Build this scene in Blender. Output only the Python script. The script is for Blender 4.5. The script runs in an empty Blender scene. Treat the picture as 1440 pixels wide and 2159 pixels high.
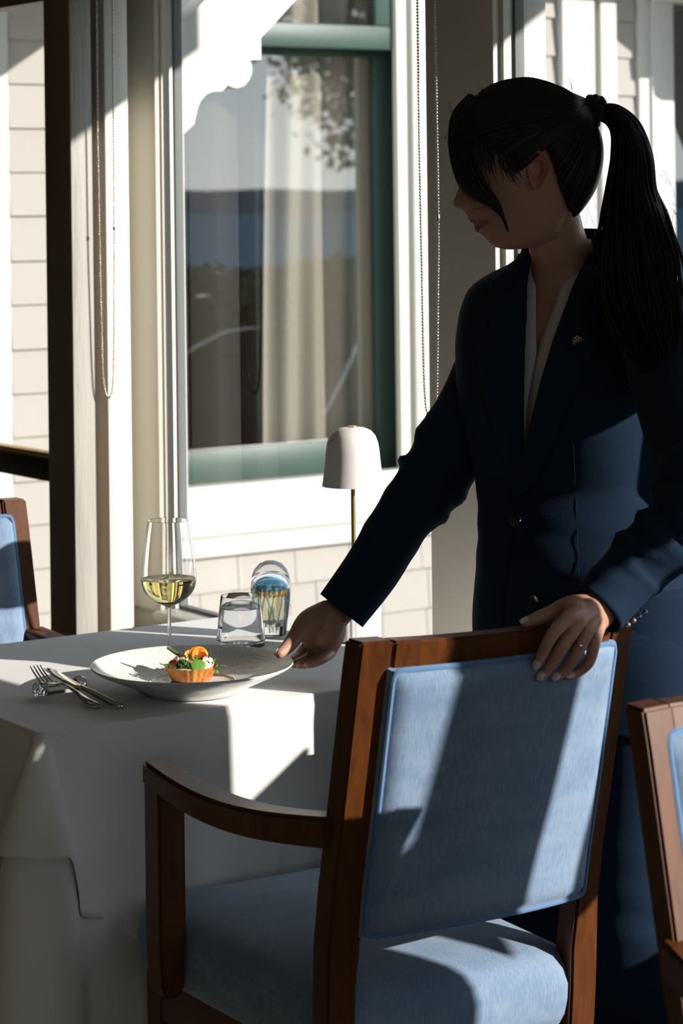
import bpy, bmesh, math, random
from mathutils import Vector, Matrix, noise
random.seed(7)
S = bpy.context.scene
COL = S.collection
PI = math.pi
# ------------------------------------------------------------------ camera
# The world axes follow the room: +X runs out through the window wall, +Y along it away from the viewer.
FPX = 5100.0                      # focal length in pixels of the 1440 x 2159 frame
ANG = math.radians(34)
CA, SA = math.cos(ANG), math.sin(ANG)
ROLL = 0.012
EYE = 1.5
cam_d = bpy.data.cameras.new('camera')
cam = bpy.data.objects.new('camera', cam_d)
COL.objects.link(cam)
S.camera = cam
cam_d.sensor_fit = 'VERTICAL'
cam_d.sensor_height = 36.0
cam_d.sensor_width = 24.0
cam_d.lens = 36.0 * FPX / 2159
cam_d.shift_y = -(1079.5 - 430) / 2159
cam_d.clip_end = 6000
_r = Vector((CA, -SA, 0)); _up = Vector((0, 0, 1)); _fw = Vector((SA, CA, 0))
_rr = (_r - _up * ROLL).normalized(); _uu = (_up + _r * ROLL).normalized()
m = Matrix.Identity(4)
for i in range(3):
    m[i][0] = _rr[i]; m[i][1] = _uu[i]; m[i][2] = -_fw[i]
m[2][3] = EYE
cam.matrix_world = m
cam_d.dof.use_dof = True
cam_d.dof.focus_distance = 3.62
cam_d.dof.aperture_fstop = 8.5

# ------------------------------------------------------------------ light, sky, exposure
SUN = Vector((0.5450, -0.8384, math.tan(math.radians(19)))).normalized()
world = bpy.data.worlds.new('world'); S.world = world
world.use_nodes = True
wn = world.node_tree.nodes; wl = world.node_tree.links
bg = wn['Background']
# clear evening sky: pale grey-blue at the horizon, deeper overhead, the same all round
tcw = wn.new('ShaderNodeTexCoord'); sx_ = wn.new('ShaderNodeSeparateXYZ'); rmp = wn.new('ShaderNodeValToRGB')
wl.new(tcw.outputs['Generated'], sx_.inputs[0]); wl.new(sx_.outputs['Z'], rmp.inputs[0])
e_ = rmp.color_ramp.elements
e_[0].position = 0.0; e_[0].color = (.86, .90, .90, 1)
e_[1].position = 1.0; e_[1].color = (.22, .28, .36, 1)
for p_, c_ in ((.03, (.78, .84, .86, 1)), (.12, (.58, .67, .73, 1)), (.35, (.36, .43, .50, 1))):
    q_ = e_.new(p_); q_.color = c_
wl.new(rmp.outputs[0], bg.inputs[0])
bg.inputs[1].default_value = 1.7
sl = bpy.data.lights.new('sun', 'SUN')
sl.energy = 4.5
sl.color = (1.0, 0.94, 0.865)
sl.angle = math.radians(0.53)
so = bpy.data.objects.new('sun', sl); COL.objects.link(so)
so.rotation_euler = SUN.to_track_quat('Z', 'Y').to_euler()
S.view_settings.view_transform = 'Standard'
S.view_settings.look = 'None'
S.view_settings.exposure = 0.9
S.view_settings.gamma = 1.0
S.view_settings.use_curve_mapping = False
S.cycles.max_bounces = 14
S.cycles.transparent_max_bounces = 16
S.cycles.transmission_bounces = 12
S.cycles.sample_clamp_indirect = 6.0

# ------------------------------------------------------------------ measuring helpers
def unroll(x, y):
    dx = x - 720; dy = y - 430
    return (dx - ROLL * dy) / FPX, (dy + ROLL * dx) / FPX
def P(x, y, D):                    # a surveyed point: image position and distance from the viewer
    a, b = unroll(x, y)
    X = a * D
    return Vector((X * CA + D * SA, -X * SA + D * CA, EYE - b * D))
def onz(x, y, h):
    a, b = unroll(x, y); return P(x, y, (EYE - h) / b)
def onx(x, y, u):
    a, b = unroll(x, y); return P(x, y, u / (CA * a + SA))
def ony(x, y, v):
    a, b = unroll(x, y); return P(x, y, v / (CA - SA * a))
def pix(p):
    X = p[0] * CA - p[1] * SA; Y = p[0] * SA + p[1] * CA
    a = X / Y * FPX; b = (EYE - p[2]) / Y * FPX
    return a + ROLL * b + 720, b - ROLL * a + 430
def lerp(a, b, t): return a + (b - a) * t
def interp(tab, x):
    if x <= tab[0][0]: return tab[0][1]
    for (x0, y0), (x1, y1) in zip(tab, tab[1:]):
        if x <= x1: return y0 + (y1 - y0) * (x - x0) / (x1 - x0)
    return tab[-1][1]
def smooth_interp(tab, x):         # Catmull-Rom through the table
    n = len(tab)
    if x <= tab[0][0]: return tab[0][1]
    if x >= tab[-1][0]: return tab[-1][1]
    for i in range(n - 1):
        if x <= tab[i + 1][0]: break
    x0, y0 = tab[i]; x1, y1 = tab[i + 1]
    ml = (y1 - tab[i - 1][1]) / (x1 - tab[i - 1][0]) if i > 0 else (y1 - y0) / (x1 - x0)
    mr = (tab[i + 2][1] - y0) / (tab[i + 2][0] - x0) if i < n - 2 else (y1 - y0) / (x1 - x0)
    h = x1 - x0; t = (x - x0) / h
    return (2*t**3 - 3*t**2 + 1)*y0 + (t**3 - 2*t**2 + t)*h*ml + (-2*t**3 + 3*t**2)*y1 + (t**3 - t**2)*h*mr

# ------------------------------------------------------------------ materials
def mat(name, col, rough=0.5, metal=0.0, spec=0.5, noise_scale=0, noise_amt=0.0, bump=0.0, bump_scale=60, stretch=None,
        sheen=0.0, sheen_tint=None, coat=0.0, sss=0.0, sss_r=(1, .3, .15), trans=0.0, ior=1.45, emit=None, col2=None):
    M = bpy.data.materials.new(name); M.use_nodes = True
    nt = M.node_tree; N = nt.nodes; L = nt.links
    b = N['Principled BSDF']
    b.inputs['Base Color'].default_value = (*col, 1)
    b.inputs['Roughness'].default_value = rough
    b.inputs['Metallic'].default_value = metal
    b.inputs['Specular IOR Level'].default_value = spec
    b.inputs['Coat Weight'].default_value = coat
    b.inputs['Coat Roughness'].default_value = 0.12
    b.inputs['Sheen Weight'].default_value = sheen
    b.inputs['Sheen Roughness'].default_value = 0.4
    if sheen_tint: b.inputs['Sheen Tint'].default_value = (*sheen_tint, 1)
    b.inputs['Transmission Weight'].default_value = trans
    b.inputs['IOR'].default_value = ior
    if sss:
        b.inputs['Subsurface Weight'].default_value = sss
        b.inputs['Subsurface Radius'].default_value = sss_r
        b.inputs['Subsurface Scale'].default_value = 0.006
    if noise_amt or bump:
        tc = N.new('ShaderNodeTexCoord'); mp = N.new('ShaderNodeMapping')
        L.new(tc.outputs['Object'], mp.inputs[0])
        if stretch: mp.inputs['Scale'].default_value = stretch
    if noise_amt:
        nz = N.new('ShaderNodeTexNoise'); nz.inputs['Scale'].default_value = noise_scale; nz.inputs['Detail'].default_value = 5
        L.new(mp.outputs[0], nz.inputs['Vector'])
        mx = N.new('ShaderNodeMix'); mx.data_type = 'RGBA'
        c2 = col2 or tuple(c * (1 - noise_amt) for c in col)
        mx.inputs[6].default_value = (*col, 1); mx.inputs[7].default_value = (*c2, 1)
        rp = N.new('ShaderNodeMapRange'); rp.inputs[1].default_value = .35; rp.inputs[2].default_value = .65
        L.new(nz.outputs[0], rp.inputs[0]); L.new(rp.outputs[0], mx.inputs[0]); L.new(mx.outputs[2], b.inputs['Base Color'])
    if bump:
        n2 = N.new('ShaderNodeTexNoise'); n2.inputs['Scale'].default_value = bump_scale; n2.inputs['Detail'].default_value = 4
        L.new(mp.outputs[0], n2.inputs['Vector'])
        bp = N.new('ShaderNodeBump'); bp.inputs['Strength'].default_value = bump; bp.inputs['Distance'].default_value = 0.004
        L.new(n2.outputs[0], bp.inputs['Height']); L.new(bp.outputs[0], b.inputs['Normal'])
    return M

def pane_mat(name, tint=(1, 1, 1), ior=1.5, k=1.0):   # window glass: Fresnel mix of mirror and clear
    M = bpy.data.materials.new(name); M.use_nodes = True
    nt = M.node_tree; N = nt.nodes; L = nt.links; N.clear()
    o = N.new('ShaderNodeOutputMaterial'); mx = N.new('ShaderNodeMixShader')
    t = N.new('ShaderNodeBsdfTransparent'); t.inputs[0].default_value = (*tint, 1)
    g = N.new('ShaderNodeBsdfGlossy'); g.inputs['Roughness'].default_value = 0.0
    lw = N.new('ShaderNodeLayerWeight'); lw.inputs[0].default_value = .5     # Schlick's form works from both sides of the sheet
    r0 = ((ior - 1)/(ior + 1))**2*k
    pw = N.new('ShaderNodeMath'); pw.operation = 'POWER'; pw.inputs[1].default_value = 5
    ml = N.new('ShaderNodeMath'); ml.operation = 'MULTIPLY_ADD'; ml.inputs[1].default_value = 1 - r0; ml.inputs[2].default_value = r0; ml.use_clamp = True
    L.new(lw.outputs['Facing'], pw.inputs[0]); L.new(pw.outputs[0], ml.inputs[0]); L.new(ml.outputs[0], mx.inputs[0])
    L.new(t.outputs[0], mx.inputs[1]); L.new(g.outputs[0], mx.inputs[2]); L.new(mx.outputs[0], o.inputs[0])
    return M

M = {}
M['white'] = mat('white_exterior_paint', (.47, .455, .435), .55, bump=.15, bump_scale=25, stretch=(1, 1, .2))
M['shingle'] = mat('pale_shingle_paint', (.335, .31, .285), .65, bump=.35, bump_scale=60, stretch=(3, 3, .25))
M['cream'] = mat('cream_interior_paint', (.66, .625, .55), .42, bump=.12, bump_scale=30, stretch=(2, 2, .3))
M['brown_paint'] = mat('dark_brown_door_paint', (.20, .145, .11), .5)
M['plaster'] = mat('warm_wall_plaster', (.25, .225, .195), .8)
M['ceiling'] = mat('ceiling_paint', (.80, .75, .68), .8)
M['green'] = mat('green_sash_paint', (.027, .058, .047), .45, bump=.1)
M['green_dark'] = mat('dark_green_rail_paint', (.008, .015, .011), .35)
M['brass'] = mat('brass', (.62, .42, .14), .28, 1.0)
M['brass_sat'] = mat('satin_brass', (.50, .37, .14), .35, 1.0)
M['gasket'] = mat('grey_glazing_gasket', (.10, .11, .11), .6)
M['pane'] = pane_mat('window_pane', (.95, .955, .95), 1.5, 1.1)
M['pane_out'] = pane_mat('reflective_window_pane', (.72, .74, .74), 1.5, 5.2)
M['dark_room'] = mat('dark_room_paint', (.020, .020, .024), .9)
M['curtain'] = mat('sheer_cream_curtain', (.50, .44, .36), .9, sheen=.2)
def carpet():
    M_ = mat('patterned_carpet', (.16, .13, .10), .95)
    nt = M_.node_tree; N = nt.nodes; L = nt.links; b = N['Principled BSDF']
    tc = N.new('ShaderNodeTexCoord'); v = N.new('ShaderNodeTexVoronoi'); v.inputs['Scale'].default_value = 22
    n = N.new('ShaderNodeTexNoise'); n.inputs['Scale'].default_value = 9; n.inputs['Detail'].default_value = 6
    L.new(tc.outputs['Object'], v.inputs['Vector']); L.new(tc.outputs['Object'], n.inputs['Vector'])
    ad = N.new('ShaderNodeMath'); ad.operation = 'ADD'; L.new(v.outputs['Distance'], ad.inputs[0]); L.new(n.outputs[0], ad.inputs[1])
    cr = N.new('ShaderNodeValToRGB'); e = cr.color_ramp.elements
    e[0].position = .6; e[0].color = (.05, .045, .035, 1); e[1].position = .85; e[1].color = (.30, .23, .13, 1)
    L.new(ad.outputs[0], cr.inputs[0]); L.new(cr.outputs[0], b.inputs['Base Color'])
    return M_
M['carpet'] = carpet()
def wood(name, c1, c2, rough, coat):
    M_ = mat(name, c1, rough, coat=coat)
    nt = M_.node_tree; N = nt.nodes; L = nt.links; b = N['Principled BSDF']
    tc = N.new('ShaderNodeTexCoord'); mp = N.new('ShaderNodeMapping'); mp.inputs['Scale'].default_value = (14, 14, 1.6)
    L.new(tc.outputs['Object'], mp.inputs[0])
    n = N.new('ShaderNodeTexNoise'); n.inputs['Scale'].default_value = 4.0; n.inputs['Detail'].default_value = 8; n.inputs['Distortion'].default_value = 1.2
    L.new(mp.outputs[0], n.inputs['Vector'])
    cr = N.new('ShaderNodeValToRGB'); e = cr.color_ramp.elements
    e[0].position = .3; e[0].color = (*c2, 1); e[1].position = .7; e[1].color = (*c1, 1)
    L.new(n.outputs[0], cr.inputs[0]); L.new(cr.outputs[0], b.inputs['Base Color'])
    return M_
M['wood'] = wood('mahogany_stained_wood', (.120, .035, .0055), (.064, .018, .003), .40, .10)
def velvet():
    M_ = mat('blue_velvet', (.185, .255, .37), .85, sheen=.35, sheen_tint=(.92, .96, 1.0), spec=.2)
    nt = M_.node_tree; N = nt.nodes; L = nt.links; b = N['Principled BSDF']
    tc = N.new('ShaderNodeTexCoord')
    n1 = N.new('ShaderNodeTexNoise'); n1.inputs['Scale'].default_value = 16; n1.inputs['Detail'].default_value = 6
    mp1 = N.new('ShaderNodeMapping'); mp1.inputs['Scale'].default_value = (.6, .6, 1.6)
    L.new(tc.outputs['Object'], mp1.inputs[0]); L.new(mp1.outputs[0], n1.inputs['Vector'])
    mp = N.new('ShaderNodeMapping'); mp.inputs['Scale'].default_value = (800, 200, 55)
    L.new(tc.outputs['Object'], mp.inputs[0])
    n2 = N.new('ShaderNodeTexNoise'); n2.inputs['Scale'].default_value = 1.0; n2.inputs['Detail'].default_value = 3
    L.new(mp.outputs[0], n2.inputs['Vector'])
    ad = N.new('ShaderNodeMath'); ad.operation = 'ADD'; L.new(n1.outputs[0], ad.inputs[0]); L.new(n2.outputs[0], ad.inputs[1])
    cr = N.new('ShaderNodeValToRGB'); e = cr.color_ramp.elements
    e[0].position = .72; e[0].color = (.155, .235, .36, 1); e[1].position = 1.2; e[1].color = (.23, .31, .43, 1)
    e[1].position = 1.0
    sb = N.new('ShaderNodeMath'); sb.operation = 'MULTIPLY'; sb.inputs[1].default_value = .85
    L.new(ad.outputs[0], sb.inputs[0]); L.new(sb.outputs[0], cr.inputs[0]); L.new(cr.outputs[0], b.inputs['Base Color'])
    bp = N.new('ShaderNodeBump'); bp.inputs['Strength'].default_value = .22; bp.inputs['Distance'].default_value = .001
    L.new(n2.outputs[0], bp.inputs['Height']); L.new(bp.outputs[0], b.inputs['Normal'])
    return M_
M['velvet'] = velvet()
M['piping'] = mat('blue_piping_fabric', (.10, .20, .36), .9, sheen=.4, sheen_tint=(.8, .88, 1))
M['linen'] = mat('white_table_linen', (.78, .765, .75), .85, sheen=.15, bump=.12, bump_scale=420)
M['china'] = mat('glazed_white_china', (.82, .82, .80), .12, coat=.5)
def pebble():
    M_ = mat('pebbled_white_china', (.74, .74, .72), .22)
    nt = M_.node_tree; N = nt.nodes; L = nt.links; b = N['Principled BSDF']
    tc = N.new('ShaderNodeTexCoord'); v = N.new('ShaderNodeTexVoronoi'); v.inputs['Scale'].default_value = 240
    L.new(tc.outputs['Object'], v.inputs['Vector'])
    bp = N.new('ShaderNodeBump'); bp.inputs['Strength'].default_value = .38; bp.inputs['Distance'].default_value = .001
    L.new(v.outputs['Distance'], bp.inputs['Height']); L.new(bp.outputs[0], b.inputs['Normal'])
    return M_
M['pebble'] = pebble()
M['steel'] = mat('polished_steel', (.62, .60, .57), .12, 1.0)
M['bead'] = mat('nickel_bead', (.60, .57, .52), .22, 1.0)
M['lampwhite'] = mat('matt_white_lamp_shade', (.80, .765, .73), .5)
M['lampbase'] = mat('ribbed_white_lamp_base', (.82, .80, .77), .45)
M['darkfoot'] = mat('dark_lamp_foot', (.02, .02, .025), .4)
M['glass'] = mat('clear_glass', (1, 1, 1), 0.0, trans=1.0, ior=1.48)
M['crystal'] = mat('crystal_glass', (.97, .97, .97), 0.02, trans=1.0, ior=1.54)
M['wine'] = mat('white_wine', (.93, .80, .30), 0.0, trans=1.0, ior=1.34)
M['water'] = mat('drinking_water', (.98, .99, 1.0), 0.0, trans=1.0, ior=1.33)
M['artblue'] = mat('blue_art_glass', (.22, .50, .72), .1, trans=.88, ior=1.35)
M['artamber'] = mat('amber_art_glass', (.95, .50, .07), .15, trans=.55, ior=1.35)
M['artcream'] = mat('cream_art_glass', (.97, .93, .74), .1, trans=.92, ior=1.42)
M['pastry'] = mat('baked_pastry', (.62, .26, .055), .6, noise_scale=60, noise_amt=.4, bump=.4, bump_scale=200, col2=(.42, .14, .025))
M['cream_fill'] = mat('herb_cream', (.72, .70, .50), .5)
M['broccoli'] = mat('dark_green_floret', (.035, .12, .018), .6, bump=.6, bump_scale=500)
M['pea'] = mat('bright_green_leaf', (.13, .30, .05), .45)
M['asparagus'] = mat('asparagus_green', (.06, .13, .025), .45, noise_scale=120, noise_amt=.5)
M['carrot'] = mat('carrot_orange', (.85, .30, .02), .4)
M['petal'] = mat('orange_red_petal', (.75, .14, .02), .5)
M['radish'] = mat('pale_pink_radish', (.82, .60, .52), .35)
M['dill'] = mat('dill_green', (.12, .26, .05), .5)
M['skin'] = mat('skin', (.44, .245, .17), .48, sss=.12, bump=.06, bump_scale=300, spec=.4)
M['lips'] = mat('lip_skin', (.30, .115, .10), .42, sss=.1)
M['nail'] = mat('pink_nail_polish', (.78, .56, .53), .2, coat=.6)
M['eye'] = mat('eye_white', (.62, .60, .57), .2)
M['iris'] = mat('brown_iris', (.05, .025, .012), .2)
M['suit'] = mat('navy_wool', (.0085, .0205, .042), .85, sheen=.03, sheen_tint=(.5, .65, 1), spec=.12, bump=.25, bump_scale=900)
M['lapel'] = M['suit']
M['blouse'] = mat('pale_pink_white_blouse', (.58, .535, .54), .7, bump=.05, bump_scale=500)
M['button'] = mat('dark_navy_button', (.012, .014, .02), .22, coat=.5)
M['button_shiny'] = mat('shiny_grey_button', (.30, .30, .32), .15, .7)
def hairmat():
    M_ = mat('dark_brown_hair', (.0135, .0085, .0058), .5, spec=.3)
    nt = M_.node_tree; N = nt.nodes; L = nt.links; b = N['Principled BSDF']
    b.inputs['Anisotropic'].default_value = .5
    return M_
M['hair'] = hairmat()
M['scrunchie'] = mat('black_scrunchie', (.008, .008, .009), .9, sheen=.2)
M['gold'] = mat('gold_pin', (.45, .27, .10), .3, 1.0)
M['silver'] = mat('silver_ring', (.75, .75, .76), .15, 1.0)
M['shoe'] = mat('black_leather', (.012, .012, .012), .35)
M['ground'] = mat('outside_lawn', (.075, .085, .035), .95, noise_scale=3, noise_amt=.4)
M['leaf'] = mat('dark_leaf', (.035, .052, .016), .6)
M['leaf_olive'] = mat('olive_leaf', (.085, .080, .030), .6)
M['bark'] = mat('bark', (.06, .045, .035), .9)
M['sea'] = mat('sea_water', (.085, .165, .25), 1.0, spec=0, ior=1.001)
M['hill'] = mat('hazed_hill', (.085, .125, .17), 1.0, spec=0, ior=1.001)  # distance haze is mixed into the hill's colour
M['carpaint'] = mat('black_car_paint', (.012, .012, .014), .9, spec=0, ior=1.001)
M['carglass'] = mat('dark_car_glass', (.02, .022, .026), .9, spec=0, ior=1.001)
M['tyre'] = mat('tyre_rubber', (.012, .012, .012), .9)
M['blind'] = mat('roller_blind_fabric', (.42, .40, .36), .9)

# ------------------------------------------------------------------ object helpers
def link_mesh(name, me, material, parent=None):
    o = bpy.data.objects.new(name, me); COL.objects.link(o)
    mats = material if isinstance(material, (list, tuple)) else [material]
    if not me.materials:
        for q in mats: me.materials.append(q)
    if parent is not None: o.parent = parent
    return o
def mk(name, verts, faces, material, parent=None, smooth=True, angle=40, world=True):
    """verts in world space when world is True (parents made by thing() are unrotated then)."""
    me = bpy.data.meshes.new(name)
    off = Vector((0, 0, 0))
    if world and parent is not None:
        p = parent
        while p is not None: off = off + p.location; p = p.parent
    me.from_pydata([tuple(Vector(v) - off) for v in verts], [], faces)
    me.update()
    if smooth:
        me.polygons.foreach_set('use_smooth', [True] * len(me.polygons))
        if angle: me.set_sharp_from_angle(angle=math.radians(angle))
    return link_mesh(name, me, material, parent)
def mkbm(name, bm, material, parent=None, smooth=True, angle=40, world=True):
    bmesh.ops.recalc_face_normals(bm, faces=bm.faces)
    me = bpy.data.meshes.new(name)
    if world and parent is not None:
        off = Vector((0, 0, 0)); p = parent
        while p is not None: off = off + p.location; p = p.parent
        bmesh.ops.translate(bm, vec=-off, verts=bm.verts)
    bm.to_mesh(me); bm.free()
    if smooth:
        me.polygons.foreach_set('use_smooth', [True] * len(me.polygons))
        if angle: me.set_sharp_from_angle(angle=math.radians(angle))
    return link_mesh(name, me, material, parent)
def thing(name, label, cat, loc=(0, 0, 0), rz=0.0, group=None):
    o = bpy.data.objects.new(name, None); COL.objects.link(o)
    o.empty_display_size = .05
    o.location = loc; o.rotation_euler = (0, 0, rz)
    return tag(o, label, cat, group)
def tag(o, label, cat, group=None):
    o['label'] = label; o['category'] = cat
    if group: o['group'] = group
    return o
def struct(o):
    o['kind'] = 'structure'; return o
def box(bm, x0, x1, y0, y1, z0, z1, bev=0.0, seg=2, mtx=None):
    r = bmesh.ops.create_cube(bm, size=1.0)
    vs = r['verts']
    bmesh.ops.scale(bm, vec=(x1 - x0, y1 - y0, z1 - z0), verts=vs)
    bmesh.ops.translate(bm, vec=((x0 + x1) / 2, (y0 + y1) / 2, (z0 + z1) / 2), verts=vs)
    if bev > 0:
        es = list({e for v in vs for e in v.link_edges})
        rb = bmesh.ops.bevel(bm, geom=es, offset=bev, segments=seg, affect='EDGES', profile=.5)
        vs = list({v for f in rb['faces'] for v in f.verts} | {v for v in vs if v.is_valid})
    if mtx is not None: bmesh.ops.transform(bm, matrix=mtx, verts=[v for v in vs if v.is_valid])
def sbox(name, x0, x1, y0, y1, z0, z1, material, parent=None, bev=0.004):
    bm = bmesh.new(); box(bm, x0, x1, y0, y1, z0, z1, bev)
    return mkbm(name, bm, material, parent)
def loft(rings, cap0=True, cap1=True, closed=True):
    V = []; F = []
    n = len(rings[0])
    for r in rings: V += [Vector(p) for p in r]
    for i in range(len(rings) - 1):
        for j in range(n if closed else n - 1):
            k = (j + 1) % n
            F.append((i*n + j, i*n + k, (i+1)*n + k, (i+1)*n + j))
    if closed and cap0:
        c = sum((Vector(p) for p in rings[0]), Vector()) / n; V.append(c); ci = len(V) - 1
        for j in range(n): F.append((ci, (j+1) % n, j))
    if closed and cap1:
        c = sum((Vector(p) for p in rings[-1]), Vector()) / n; V.append(c); ci = len(V) - 1
        b = (len(rings) - 1) * n
        for j in range(n): F.append((ci, b + j, b + (j+1) % n))
    return V, F
def lathe(prof, n=48, center=(0, 0, 0), cap=False):
    rings = [[(center[0] + r*math.cos(2*PI*j/n), center[1] + r*math.sin(2*PI*j/n), center[2] + z) for j in range(n)] for r, z in prof]
    return loft(rings, cap, cap)
def catmull(pts, sub):
    """pts: list of tuples of any length -> densified list"""
    out = []
    n = len(pts)
    for i in range(n - 1):
        p0 = pts[max(i-1, 0)]; p1 = pts[i]; p2 = pts[i+1]; p3 = pts[min(i+2, n-1)]
        for s in range(sub):
            t = s / sub
            out.append(tuple(.5*((2*b) + (-a+c)*t + (2*a-5*b+4*c-d)*t*t + (-a+3*b-3*c+d)*t**3) for a, b, c, d in zip(p0, p1, p2, p3)))
    out.append(tuple(pts[-1]))
    return out
def frames(path, up=Vector((0, 0, 1))):
    fr = []
    n = len(path)
    prev = None
    for i in range(n):
        t = (path[min(i+1, n-1)] - path[max(i-1, 0)])
        t = t.normalized() if t.length > 1e-9 else Vector((0, 0, 1))
        if prev is None:
            a = up - t*up.dot(t)
            if a.length < 1e-3: a = Vector((1, 0, 0)) - t*t.x
            a.normalize()
        else:
            a = prev - t*prev.dot(t); a.normalize()
        prev = a
        fr.append((t, a, t.cross(a)))
    return fr
def tube(path, rad, n=12, round_ends=False, up=Vector((0, 0, 1)), mod=None, cap=True):
    """rad: list of r or (ra, rb); mod(i, angle) -> factor"""
    path = [Vector(p) for p in path]
    rad = [(r, r) if not isinstance(r, (tuple, list)) else r for r in rad]
    fr = frames(path, up)
    rings = []
    if round_ends:
        t, a, b = fr[0]
        for k in (3, 2, 1):
            ph = k/4*PI/2 + .12
            c = path[0] - t*rad[0][0]*math.sin(ph); q = math.cos(ph)
            rings.append([c + a*rad[0][0]*q*math.cos(2*PI*j/n) + b*rad[0][1]*q*math.sin(2*PI*j/n) for j in range(n)])
    for i, (p, (t, a, b)) in enumerate(zip(path, fr)):
        ra, rb = rad[i]
        rings.append([p + (a*ra*math.cos(2*PI*j/n) + b*rb*math.sin(2*PI*j/n)) * (mod(i, 2*PI*j/n) if mod else 1) for j in range(n)])
    if round_ends:
        t, a, b = fr[-1]
        for k in (1, 2, 3):
            ph = k/4*PI/2 + .12
            c = path[-1] + t*rad[-1][0]*math.sin(ph); q = math.cos(ph)
            rings.append([c + a*rad[-1][0]*q*math.cos(2*PI*j/n) + b*rad[-1][1]*q*math.sin(2*PI*j/n) for j in range(n)])
    return loft(rings, cap, cap)
class Acc:
    def __init__(s): s.V = []; s.F = []
    def add(s, vf):
        o = len(s.V); s.V += [Vector(v) for v in vf[0]]; s.F += [tuple(i + o for i in f) for f in vf[1]]
        return s
def prism(poly, mapf, t0, t1):
    """poly: 2-D outline; mapf(a, b, t) -> 3-D point"""
    n = len(poly)
    V = [mapf(a, b, t0) for a, b in poly] + [mapf(a, b, t1) for a, b in poly]
    F = [tuple(range(n))[::-1], tuple(range(n, 2*n))] + [(i, (i+1) % n, (i+1) % n + n, i + n) for i in range(n)]
    return V, F
def mkfix(name, vf, material, parent=None, smooth=True, angle=40, world=True):
    bm = bmesh.new()
    vs = [bm.verts.new(v) for v in vf[0]]
    for f in vf[1]:
        try: bm.faces.new([vs[i] for i in f])
        except ValueError: pass
    return mkbm(name, bm, material, parent, smooth, angle, world)

# ================================================================== SETTING
WX = 2.685                # glazing plane of the window wall
OY = 7.2                  # face of the far outside wall
floor = struct(sbox('floor', -4.2, WX + .06, -3.2, 7.0, -.1, 0, M['carpet'], bev=0))
ceil_ = struct(sbox('ceiling', -4.2, WX + .1, -3.2, 7.0, 2.75, 2.85, M['ceiling'], bev=0))
struct(sbox('wall_left', -4.3, -4.2, -3.2, 7.0, 0, 2.75, M['plaster'], bev=0))
bm = bmesh.new()
for a_, b_, c_, d_ in ((-4.2, 2.66, 0, 1.15), (-4.2, 2.66, 2.1, 2.75), (-4.2, -3.6, 1.15, 2.1), (-2.2, -1.6, 1.15, 2.1), (.0, .5, 1.15, 2.1), (2.2, 2.66, 1.15, 2.1)):
    box(bm, a_, b_, -3.3, -3.2, c_, d_)
struct(mkbm('wall_back', bm, M['plaster'], smooth=False))
M['dimmed_wall'] = mat('dimmed_wall_colour', (.045, .035, .028), .7)  # interior dimness put into this wall's colour, for its pane reflection
struct(sbox('wall_front', -4.2, WX, 6.95, 7.05, 0, 2.75, M['dimmed_wall'], bev=0))
# window wall: dado under the panes, header over them
bm = bmesh.new()
box(bm, 2.66, 2.74, -3.2, 4.80, 0, .60); box(bm, 2.62, 2.74, -3.2, 7.0, 2.02, 2.75)
wall_r = struct(mkbm('wall_right', bm, M['cream']))
# openings along the wall (y ranges); posts between them
def trim(name, *a, material=None, bev=.004): return struct(sbox(name, *a, material or M['cream'], bev=bev))
def yat(px, u): return onx(px, 600, u).y
U1, U2, U3 = 2.425, 2.515, 2.643
p1a, p1b = yat(97, U1), yat(150, U1); p2b = yat(225, U2); p3b = yat(330, U3)
trim('trim_1', U1, U1 + .052, p1b, p1a, 0, 2.02, material=M['brown_paint'])
trim('trim_35', U1 + .001, U1 + .053, p1b - .004, p1b + .004, 0, 2.02, bev=.002, material=mat('worn_grey_paint', (.36, .335, .30), .6, noise_scale=14, noise_amt=.15, bump=.4, bump_scale=60, stretch=(2, 2, .2)))
trim('trim_2', U1 + .050, 2.70, 4.80, 4.845, 0, 2.02, material=M['brown_paint'])
trim('trim_3', U2, U2 + .059, p2b, 4.79, 0, 2.02)
trim('trim_4', U2 + .057, 2.70, yat(258, U3) - .01, 4.84, 0, 2.02)
trim('trim_5', U3, 2.70, p3b, yat(258, U3), .60, 2.02, bev=.010)
trim('trim_31', U3 + .014, 2.67, p3b - .006, p3b + .002, .60, 2.02, bev=.003)
trim('trim_6', 2.64, 2.70, 3.425, 3.632, 0, 2.02)
trim('trim_7', 2.655, 2.70, 3.414, 3.427, .60, 2.02, bev=.003)
trim('trim_8', 2.70, 2.755, 3.415, 3.62, 0, 2.4, material=M['white'])
trim('trim_9', 2.695, 2.712, 4.64, 4.97, 0, 2.4, material=M['white'])
trim('trim_10', 2.64, 2.72, 2.379, 2.746, 0, 2.02)
trim('trim_11', 2.64, 2.72, 1.103, 1.282, 0, 2.02)
trim('trim_12', 2.64, 2.72, -.35, -.10, 0, 2.02)
trim('trim_13', 2.64, 2.72, -3.2, -1.6, 0, 2.02)
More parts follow.
